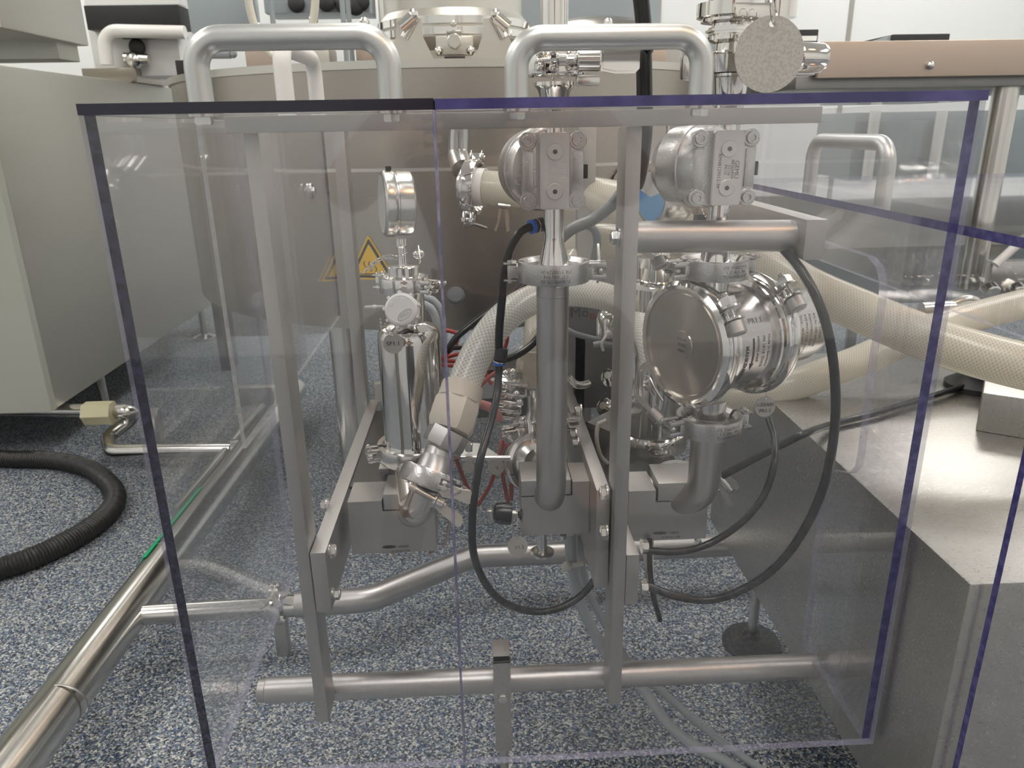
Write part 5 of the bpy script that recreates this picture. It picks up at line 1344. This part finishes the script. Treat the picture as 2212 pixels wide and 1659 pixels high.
b.ring([(RP+.0004, -.15), (RP+.0010, -.15), (RP+.0010, .15), (RP+.0004, .15)], T, 16, a0=.45, a1=1.25); b.build('green_label', M_green, bp)
tb = MB(); fmc = cyl_map(V(X0+.005, 1.37, Zp), (.02, 1, 0), RP+.0013, (-.66, 0, .75))
text_mb(tb, 'CO2', .022, lambda u, v: fmc(-v, u)); text_mb(tb, 'CO2', .022, lambda u, v: fmc(-v, u+.13)); tb.build('label_text', M_emboss, bp)
# thinner parallel pipes beyond
b = MB(); b.cyl((X0-.083, 1.60, .06), (X0-.07, 2.30, .06), .014, 24); single(b, 'floor_pipe', M_semi, 'thin steel pipe on the floor left of the wide one', 'pipe')
tri_clamp('pipe clamp holding the branch pipe left of the left post', (-.375, 1.155, Zp), (1, 0, 0), (0, -.25, 1), .0330, .018, mat=M_semi)
b = MB(); q = V(-.375, 1.155, 0); b.box((q.x-.012, q.y-.010, .0), (q.x+.010, q.y+.012, Zp-.028), .001); single(b, 'pipe_stand', M_frame, 'short steel stand under the branch pipe clamp', 'stand')
# thin bent pipe with amber coupling by the cabinet
zt = .13
Pt = fillet([at(-60, 884, z=zt), at(290, 888, z=zt), at(285, 905, z=zt-.04), at(232, 945, z=.06), at(240, 975, z=.06), at(500, 972, z=.06)], .045, 10)
o = thing('bent_pipe', 'thin steel pipe bending back near the cabinet foot', 'pipe', Pt[0])
MB().tube(Pt, .020, 20).build('tube', M_semi, o)
q = at(215, 892, z=zt); MB().cyl(q-V(.04, 0, 0), q+V(.04, 0, 0), .035, 6).build('coupling', M_amber, o)
b = MB(); b.cyl(at(500, 972, z=.06), at(560, 965, z=.06), .030, 20); b.build('union', M_semi, o)
# small castor under it
b = MB(); q = at(262, 950, z=.055)+V(.03, .10, 0); b.cyl(q, q+V(.04, .01, 0), .055, 28, bev=.006)
single(b, 'castor_wheel', M_frame, 'grey castor wheel on the floor beside the bent pipe', 'wheel')
# corrugated black hose
pc = [(-60, 975, .025), (0, 990, .025), (110, 994, .025), (190, 1012, .025), (240, 1050, .025), (248, 1085, .025), (215, 1125, .025), (150, 1168, .025), (70, 1205, .025), (0, 1228, .025), (-80, 1250, .025)]
P = smooth_path([at(a, b_, z=z) for a, b_, z in pc], .0014)
single(MB().tube(P, .025, 22, rfun=lambda i, L: .0240+.0012*math.sin(L*2*PI/.0068)), 'corrugated_hose', M_corr, 'thick black corrugated hose curling on the floor at left', 'hose', origin=P[0])

# ------------------------------------------------------------------ left cabinet
XC = -1.22; YC0 = 2.07; zb = .16
cb = thing('cabinet', 'tall steel cabinet with pale front at the left edge', 'cabinet', (-1.7, 2.9, 0))
MB().box((-2.5, YC0, zb), (XC, 3.62, 1.075), .004).build('body', M_cabdark, cb)
MB().box((-2.5, YC0-.03, zb), (XC+.002, YC0-.001, 1.02), .003).build('front_panel', M_cabpale, cb)
uh = at(5, 60, Y=1.75); MB().box((-2.5, 1.75, uh.z), (uh.x, 2.12, 1.75), .004).build('upper_housing', M_tank2, cb)
MB().box((-2.5, 2.0, 1.073), (uh.x-.02, 2.10, uh.z+.01), .002).build('housing_neck', M_cabdark, cb)
MB().box((-2.45, YC0-.045, .30), (XC-.13, YC0-.030, .98), .006).build('door', M_cabpale, cb)
for x_, y_ in ((XC-.05, YC0+.36), (XC-.05, 3.4)):
    b = MB(); b.cyl((x_, y_, .01), (x_, y_, zb), .014, 18); b.lathe([(.05, 0), (.05, .012), (.02, .025)], TM((x_, y_, 0)), 24); b.build('foot', M_semi, cb)
for px, py in ((147, 116), (190, 146)):
    if at(px, py, x=XC+.01).z < 1.07: MB().sph(at(px, py, x=XC+.01), .012, 10).build('rivet', M_blackmat, cb)
# pale machine beyond the cabinet
Yq = 3.0
def pxbox(x0, y0, x1, y1, Y, D=.12, bev=.002):
    a = at(x0, y0, Y=Y); c = at(x1, y1, Y=Y); return MB().box((a.x, Y, c.z), (c.x, Y+D, a.z), bev)
o = thing('machine_housing', 'pale steel machine behind cabinet with black window and white frame', 'machine', at(290, 400, Y=Yq))
pxbox(180, 12, 392, 62, Yq-.05, .1).build('black_window', M_blackmat, o)
pxbox(190, 62, 395, 163, Yq, .2).build('white_recess', M_counter, o)
b = MB(); b.tube(fillet([at(400, 70, Y=Yq-.06), at(222, 66, Y=Yq-.06), at(232, 140, Y=Yq-.06)], .05, 8), .022, 14); b.build('white_frame', M_whitep, o)
MB().sph(at(296, 102, Y=Yq-.02), .030, 16, sc3=(1, .3, 1)).build('round_hole', M_blackmat, o)
b = MB(); b.cyl(at(270, 125, Y=Yq-.04), at(322, 128, Y=Yq-.04), .018, 14); b.sph(at(290, 130, Y=Yq-.04), .03, 12); b.build('latch', M_semi, o)
pxbox(262, 74, 400, 82, Yq-.02, .03).build('dark_slot', M_blackmat, o)
q = at(190, 150, Y=Yq); MB().box((q.x, Yq-.05, 1.0755), (XC+.02, Yq+.25, q.z), .002).build('ledge', M_tank, o)
single(pxbox(170, -60, 390, 9, 3.9, .1), 'window_blind', M_counter, 'white panel at the top left above the black window', 'panel')
single(pxbox(395, -60, 560, 92, 3.6, .06), 'plastic_cover', M_greypanel, 'dull grey cover sheet behind the left end of the left handle', 'cover')
b = MB(); q = at(390, 130, Y=2.9); b.box((q.x-.02, 2.9, 1.0), (q.x+.02, 3.0, q.z), .002); b.box((q.x-.02, 2.9, 0), (q.x+.02, 3.0, 1.0), .002); single(b, 'dark_bracket', M_blackmat, 'dark bracket left of the left handle in the distance', 'bracket')

# ------------------------------------------------------------------ vat, vessel and clutter behind
Xt, Yt, Rt = -.045, 2.15, .70
zr = at(980, 140, Y=Yt-Rt).z; zl = .52
vt = thing('vat', 'wide round steel vat filling the background behind the frame', 'vat', (Xt, Yt, .3))
b = MB(TM((Xt, Yt, 0))); b.lathe([(Rt*.9, zl-.02), (Rt, zl), (Rt, zr), (Rt-.004, zr+.004), (Rt-.012, zr+.004), (Rt-.02, zr-.004), (Rt-.03, zr-.03), (.00001, zr-.04)], n=128); b.build('shell', M_tank, vt)
b = MB(TM((Xt, Yt, 0))); b.ring([(Rt-.016, zr-.004), (Rt+.006, zr-.004), (Rt+.006, zr+.010), (Rt-.016, zr+.010)], n=128); b.build('rim', M_tank2, vt)
for a in range(5):
    t = a*2*PI/5+.5; b = MB(); b.cyl((Xt+math.cos(t)*.6, Yt+math.sin(t)*.6, .0), (Xt+math.cos(t)*.6, Yt+math.sin(t)*.6, zl), .03, 24); b.build('leg', M_semi, vt)
for px in (1266, 1340, 1440):
    d = R3 @ V(px-1106, 829.5-350, -F); th = None
    # where the ray meets the shell
    A_ = d.x*d.x+d.y*d.y; B_ = -2*(Xt*d.x+Yt*d.y); C_ = Xt*Xt+Yt*Yt-Rt*Rt; D_ = B_*B_-4*A_*C_
    if D_ <= 0: continue
    s_ = (-B_-math.sqrt(D_))/(2*A_); p_ = d*s_
    nn = V(p_.x-Xt, p_.y-Yt, 0).normalized()
    b = MB(); T = TM(V(p_.x, p_.y, .7), nn, (0, 0, 1)); b.box((-.004, -.15, 0), (.004, .22, .0016), 0, T)
    b.build('seam', M_cabdark, vt)
# seam line round the vat
b = MB(TM((Xt, Yt, at(1000, 365, Y=Yt-Rt).z))); b.ring([(Rt-.001, -.003), (Rt+.001, -.003), (Rt+.001, .003), (Rt-.001, .003)], n=96); b.build('seam', M_tank2, vt)
def on_vat(px, py, off=.002):
    d = R3 @ V(px-1106, 829.5-py, -F)
    A_ = d.x*d.x+d.y*d.y; B_ = -2*(Xt*d.x+Yt*d.y); C_ = Xt*Xt+Yt*Yt-(Rt+off)**2
    return CAM+d*((-B_-math.sqrt(max(0, B_*B_-4*A_*C_)))/(2*A_))
# warning sign wrapped on the vat shell
sg = on_vat(800, 572); T0 = V(sg.x-Xt, sg.y-Yt, 0).normalized()
mp_ = mpp(sg); S = 112*mp_
def sgm(off): return cyl_map(V(Xt, Yt, sg.z-.3*S*0), (0, 0, 1), Rt+off, T0)
o = thing('warning_sign', 'yellow triangular warning sign with black border on the vat', 'sign', sg)
def tri(s, off, mat, name, rr=.06):
    f = sgm(off); H = s*math.sqrt(3)/2; cy = -S*math.sqrt(3)/6
    pts = []
    C3_ = [(-s/2, -s*math.sqrt(3)/6), (s/2, -s*math.sqrt(3)/6), (0, s*math.sqrt(3)/3)]
    for i in range(3):
        a, b_, c = V(*C3_[i-1], 0), V(*C3_[i], 0), V(*C3_[(i+1) % 3], 0)
        for t in range(5):
            k_ = t/4; r_ = s*rr; p = b_+(a-b_).normalized()*r_*(1-k_)**2+(c-b_).normalized()*r_*k_**2; pts.append((p.x, p.y))
    n_ = len(pts); vs = [f(0, 0)]+[f(x, y) for x, y in pts]
    b = MB(); b.add(vs, [(0, 1+i, 1+(i+1) % n_) for i in range(n_)]); return b.build(name, mat, o)
tri(S, .0015, M_yellow, 'sign_film'); tri(S*.88, .0022, M_ink, 'sign_border', .05); tri(S*.70, .0029, M_yellow, 'sign_face', .05)
f = sgm(.0036); b = MB()
def sgbar(x0, y0, x1, y1): b.add([f(x0*S, y0*S), f(x1*S, y0*S), f(x1*S, y1*S), f(x0*S, y1*S)], [(0, 1, 2, 3)])
sgbar(-.22, -.185, .22, -.165)
for cx_ in (-.10, 0., .10):
    for k_ in range(8):
        t0_, t1_ = k_/8, (k_+1)/8
        g = lambda t: (cx_+.028*math.sin(t*2*PI), -.13+.20*t)
        a_, c_ = g(t0_), g(t1_)
        b.add([f((a_[0]-.010)*S, a_[1]*S), f((a_[0]+.010)*S, a_[1]*S), f((c_[0]+.010)*S, c_[1]*S), f((c_[0]-.010)*S, c_[1]*S)], [(0, 1, 2, 3)])
b.build('hot_surface_symbol', M_ink, o)
sw = on_vat(1345, 398, .0); b = MB(); b.lathe([(.016, 0), (.030, .002), (.032, .008), (.024, .010), (.0001, .010)], TM(sw, (sw.x-Xt, sw.y-Yt, 0)), 28); single(b, 'round_port', M_tank, 'small round port on the vat left of the right post', 'port')
sw = on_vat(985, 640, .0); b = MB(); b.lathe([(.016, 0), (.018, .01), (.014, .018), (.0001, .019)], TM(sw, (sw.x-Xt, sw.y-Yt, .3)), 28); single(b, 'port_cap', M_darkgrey, 'grey port cap on the vat behind the black tubes', 'port')
# vessel above the vat
ve = thing('vessel', 'steel vessel with bolted lid standing on the vat', 'vessel', (Xt, 2.15, zr))
Yv = 2.15; cv = at(980, 60, Y=Yv); mv_ = mpp(cv); Rv = 150*mv_
z1_ = at(980, 120, Y=Yv).z; z2_ = at(980, 66, Y=Yv-.2).z; z3_ = at(980, 42, Y=Yv-.2).z
b = MB(TM((cv.x, Yv, 0))); b.lathe([(Rv*.80, zr-.03), (Rv*.86, z1_), (Rv*.95, z2_-.03), (Rv*1.06, z2_-.01), (Rv*1.06, z2_+.012), (Rv*1.0, z2_+.016), (Rv*1.06, z3_-.012), (Rv*1.06, z3_+.012), (Rv*.98, z3_+.03), (Rv*.98, z3_+.9)], n=72); b.build('shell', M_tank2, ve)
b = MB(TM((cv.x, Yv, 0))); b.ring([(Rv*1.05, z2_-.008), (Rv*1.09, z2_-.006), (Rv*1.09, z2_+.010), (Rv*1.05, z2_+.012)], n=72); b.build('flange_ring', M_pol, ve)
b = MB(TM((cv.x, Yv, 0))); b.ring([(Rv*1.05, z3_-.008), (Rv*1.09, z3_-.006), (Rv*1.09, z3_+.010), (Rv*1.05, z3_+.012)], n=72); b.build('flange_ring', M_pol, ve)
for sx, px in ((-1, 888), (1, 1075)):
    b = MB(); A = at(px+sx*-2, 135, Y=1.75); B = at(px, 62, Y=1.78)
    b.prism([(-.05, 0), (.05, 0), (.026, .05), (.026, .085), (-.026, .085), (-.03, .05)], -.012, .012, Matrix.Translation(A) @ Matrix(((1, 0, 0, 0), (0, 0, 1, 0), (0, 1, 0, 0), (0, 0, 0, 1))), bev=.002); b.build('swing_bracket', M_tank2, ve)
    b = MB(); p1_ = at(px-sx*20, 85, Y=1.74); p2_ = at(px+sx*12, 32, Y=1.74); 
    b.cyl(at(px+sx*14, 82, Y=1.74), at(px-sx*10, 35, Y=1.74), .010, 14); b.cyl(at(px+sx*22, 60, Y=1.735), at(px-sx*4, 38, Y=1.735), .014, 14); b.sph(at(px-sx*4, 30, Y=1.735), .011, 10)
    b.build('swing_bolt', M_pol, ve)
b = MB(); c = at(981, 88, Y=1.74)
b.cyl(c, c+V(0, .06, 0), .015, 24, bev=.002); b.box(c+V(-.04, .02, -.026), c+V(.04, .05, .012), .003); b.sph(c+V(0, 0, .033), .007, 10); b.box(c+V(-.016, .01, .016), c+V(.016, .04, .022), .002); b.build('latch', M_tank2, ve)
b = MB()
for dx in (-.034, .034): b.sph(c+V(dx, .015, -.018), .009, 12)
b.build('latch_knob', M_pol, ve)
b = MB(); b.box(c+V(-.022, .0, -.038), c+V(.022, .03, -.030), .001); b.build('latch_plate', M_blackmat, ve)
# boxes standing on the vat left of the vessel
for i, (x0, y0, x1, y1, Y, m, lb) in enumerate(((525, 92, 600, 142, 1.85, M_brown, 'brown steel block on the vat, left of the pale loop'), (660, 72, 700, 130, 2.0, M_brown, 'small brown block on the vat behind the pale loop'),
        (672, 100, 715, 142, 1.8, M_tank2, 'bright steel block on the vat inside the left handle'), (765, 78, 815, 128, 1.95, M_brown, 'brown box on the vat, just left of the left handle leg'),
        (1380, 96, 1440, 140, 1.9, M_brown, 'brown steel block on the vat, right of the black cable'), (1255, 78, 1370, 125, 2.0, M_brown, 'low brown casing on the vat behind the chrome clamp handle'))):
    o = thing('steel_block', lb, 'block', at((x0+x1)/2, y1, Y=Y))
    pxbox(x0, y0, x1, y1+14, Y, .10, .006).build('casing', m, o)
    b = MB(); q = at((x0+x1)/2, y0, Y=Y+.04); b.cyl(q, q+V(0, 0, .03), .008, 12); b.sph(q+V(0, 0, .03), .012, 10); b.build('top_stud', M_pol, o)
b = MB(); b.cyl(at(450, 116, Y=1.9), at(498, 116, Y=1.9), .011, 14); b.sph(at(503, 116, Y=1.9), .010, 10); single(b, 'grey_plug', M_greypanel, 'grey plug lying on the vat rim inside the left handle', 'plug')
cable('cream_tube', 'pale tube hanging in a loop behind the left handle', [(530, -60, 1.6), (540, 20, 1.6), (560, 80, 1.6), (585, 118, 1.6), (612, 127, 1.6), (640, 110, 1.6), (668, 75, 1.6), (680, 20, 1.6), (682, -60, 1.6)], .0075, M_cream, 'tube', step=.01)
for i, (px, Y) in enumerate(((600, 1.9), (750, 1.9), (762, 2.05))):
    lbs = ['left of the thin poles standing on the vat', 'middle of the thin poles standing on the vat', 'right of the thin poles standing on the vat']
    b = MB(); q = at(px, 140, Y=Y); b.cyl((q.x, q.y, q.z-.02), (q.x, q.y, q.z+.9), .006, 12); single(b, 'thin_pole', M_greypanel, lbs[i], 'pole')
o = thing('equipment_rack', 'dark equipment rack seen over the left handle', 'rack', at(700, 60, Y=3.4))
pxbox(560, -80, 800, 26, 3.4, .2).build('back_board', M_greypanel, o)
for q in ((640, 8), (705, 6), (742, 10), (768, 14), (780, 4)):
    MB().sph(at(q[0], q[1], Y=3.38), .035, 14, sc3=(1, .4, 1)).build('black_knob', M_blackmat, o)
single(pxbox(810, -90, 830, 140, 3.5, .5), 'pale_column', M_tank2, 'pale column behind the vessel at its left', 'column')
# dome shaped vessel and grey ledge right of the centre
b = MB(TM(at(1290, 140, Y=2.5))); b.lathe([(.26, -.05), (.26, .035), (.25, .06), (.20, .10), (.10, .125), (.0001, .13)], n=56)
single(b, 'domed_lid', M_tank, 'brownish domed lid behind the right handle', 'lid')
single(pxbox(1395, 84, 1600, 116, 3.0, .2), 'grey_shelf', M_greypanel, 'blue grey shelf seen through the right handle', 'shelf')
single(pxbox(1390, 72, 1600, 83, 3.0, .2), 'white_shelf', M_counter, 'white ledge on the blue grey shelf behind the right handle', 'shelf')
b = MB(); A = at(1240, 10, Y=3.2); b.prism([(-.30, -.2), (.36, -.2), (.25, .5), (-.3, .5)], 0, .3, Matrix.Translation(A) @ Matrix(((1, 0, 0, 0), (0, 0, 1, 0), (0, 1, 0, 0), (0, 0, 0, 1)))); single(b, 'steel_hood', M_greypanel, 'grey steel hood high behind the upper vertical pipe', 'hood')

# ------------------------------------------------------------------ right side: upper table, bench, platform
tbz = at(1740, 175, Y=1.72)
ut = thing('raised_table', 'raised steel table with brownish front edge at upper right', 'table', (1.5, 1.9, .2))
A = at(1772, 95, Y=1.75); B = at(1750, 172, Y=1.75)
MB().box((A.x-.02, 1.70, B.z), (2.6, 1.712, A.z), .002).build('front_apron', M_brown, ut)
MB().box((A.x-.02, 1.712, B.z+.01), (2.6, 2.45, A.z), .002).build('table_top', M_counter, ut)
MB().box((A.x-.05, 1.74, B.z-.02), (2.6, 2.45, B.z+.006), .002).build('lower_tray', M_platside, ut)
for x_, y_ in ((at(2185, 200, Y=1.78).x, 1.80), (A.x+.02, 2.35)):
    MB().cyl((x_, y_, .5 if y_ < 2 else .0), (x_, y_, B.z-.01), .028 if y_ < 2 else .02, 28).build('leg', M_semi, ut)
b = MB(); b.sph(at(2010, 141, Y=1.695), .009, 12); b.build('rivet', M_semi, ut)
for x0, y0, x1, y1, lb in ((1700, 64, 1765, 102, 'black and white box beside the large round tag'), (1930, 74, 2050, 92, 'flat black box on the raised table')):
    o = thing('black_box', lb, 'box', at(x0, y1, Y=1.85))
    pxbox(x0, y0, x1, y1, 1.85, .2, .002).build('case', M_blackmat, o)
    if x0 == 1700: pxbox(x0, y0+14, x1-1, y0+24, 1.845, .01, 0).build('pale_stripe', M_counter, o)
    else:
        b = MB(); a_ = at(1870, 90, Y=2.0); b.add([at(1872, 92, Y=1.86), at(1930, 92, Y=1.86), at(1930, 74, Y=1.86), at(1872, 92, Y=2.1), at(1930, 92, Y=2.1), at(1930, 74, Y=2.1)], [(0, 1, 2), (5, 4, 3), (0, 3, 4, 1), (1, 4, 5, 2), (2, 5, 3, 0)]); b.build('wedge', M_greypanel, o)
# bench with grey cupboards further back
bn = thing('bench', 'long white bench with blue grey upper panel behind the right guard', 'bench', (1.6, 2.8, 0))
Yb = 2.7
a = at(1640, 205, Y=Yb); c = at(2300, 240, Y=Yb)
pxbox(1850, 243, 2500, 372, Yb, .3).build('upper_panel', M_greypanel, bn)
pxbox(1600, 425, 2500, 520, Yb-.25, .5).build('worktop', M_counter, bn)
pxbox(1600, 515, 2500, 640, Yb-.2, .4).build('base_panel', M_greypanel, bn)
for px in (1650, 1850, 2100):
    q = at(px, 640, Y=Yb); MB().cyl((q.x, Yb, 0), (q.x, Yb, q.z+.05), .02, 16).build('leg', M_semi, bn)
for px in (1870, 2010):
    q = at(px, 380, Y=Yb-.02); MB().cyl((q.x, Yb-.03, at(px, 520, Y=Yb).z), (q.x, Yb-.03, at(px, 240, Y=Yb).z), .018, 16).build('post', M_counter, bn)
b = MB(); b.box((at(2140, 600, Y=1.70).x, 1.70, at(2140, 650, Y=1.70).z), (at(2400, 600, Y=1.70).x, 1.73, at(2140, 565, Y=1.70).z), .003)
o = single(b, 'steel_rail', M_semi, 'bright steel rail behind the clear guards at right edge', 'rail')
b = MB(); b.cyl(at(2150, 572, Y=1.68), at(2215, 512, Y=1.68), .010, 12); single(b, 'white_strut', M_whitep, 'white diagonal strut above the bright rail', 'strut')
for px, lb in ((2134, 'left'), (2190, 'right')):
    o = thing('button', lb+' chrome disc button below the bright rail', 'button', at(px, 630, Y=1.74)); q = at(px, 622, Y=1.69)
    MB().cyl(q, q-V(0, .02, .01), .020, 28, bev=.003).build('disc', M_pol, o)
# platform
pf = thing('platform', 'low wide brushed steel platform at lower right', 'platform', (.8, 1.0, .0))
PX, PY0, PY1, PZ0, PZ1 = .4010, .5190, 1.18, .2270, .5330
MB().box((PX, PY0, PZ0), (1.75, PY1, PZ1), .0015).build('body', [M_plat], pf)
for x_, y_ in ((.475, 1.12), (.50, .60), (1.4, 1.1)):
    b = MB(); b.cyl((x_, y_, .02), (x_, y_, PZ0), .009, 18); b.hexn((x_, y_, PZ0-.06), (0, 0, 1), .03, .02); b.build('foot_stem', M_semi, pf)
    MB(TM((x_, y_, 0))).lathe([(.052, 0), (.052, .006), (.046, .014), (.018, .020), (.012, .03)], n=40).build('foot_pad', M_blackmat, pf)
A = at(2105, 845, z=PZ1+.075)
c_ = at(2107, 930, z=PZ1); b = MB(RZ(c_, -.62)); b.box((0, 0, 0), (.45, .30, .050), .002); single(b, 'steel_step', M_plat, 'raised steel box standing on the platform at right edge', 'box')
ff = thing('floor_fitting', 'chrome pipe fitting with black base standing on the platform back', 'fitting', at(2110, 850, z=PZ1))
q = at(2105, 838, z=PZ1)
b = MB(TM((q.x, q.y, PZ1))); b.lathe([(.040, 0), (.040, .008), (.025, .018), (.016, .022)], n=32); b.build('base', M_blackmat, ff)
b = MB(TM((q.x, q.y, PZ1))); b.lathe([(.014, .02), (.014, .045), (.026, .047), (.026, .052), (.014, .054)], n=32); b.box((-.045, -.012, .036), (.02, .012, .046), .002); b.box((-.05, -.012, .052), (-.02, .012, .058), .002); b.build('clamp_body', M_pol, ff)
# small parts behind the thick hose
b = MB(); q = at(1990, 668, Y=1.12); b.cyl(q, q+V(.05, 0, .002), .011, 20); b.tube(smooth_path([q+V(.04, 0, .004), q+V(.075, 0, .014), q+V(.10, 0, .0)], .004), .007, 12)
single(b, 'pipe_clip', M_semi, 'small steel clip behind the hoses right of the notch', 'clip')
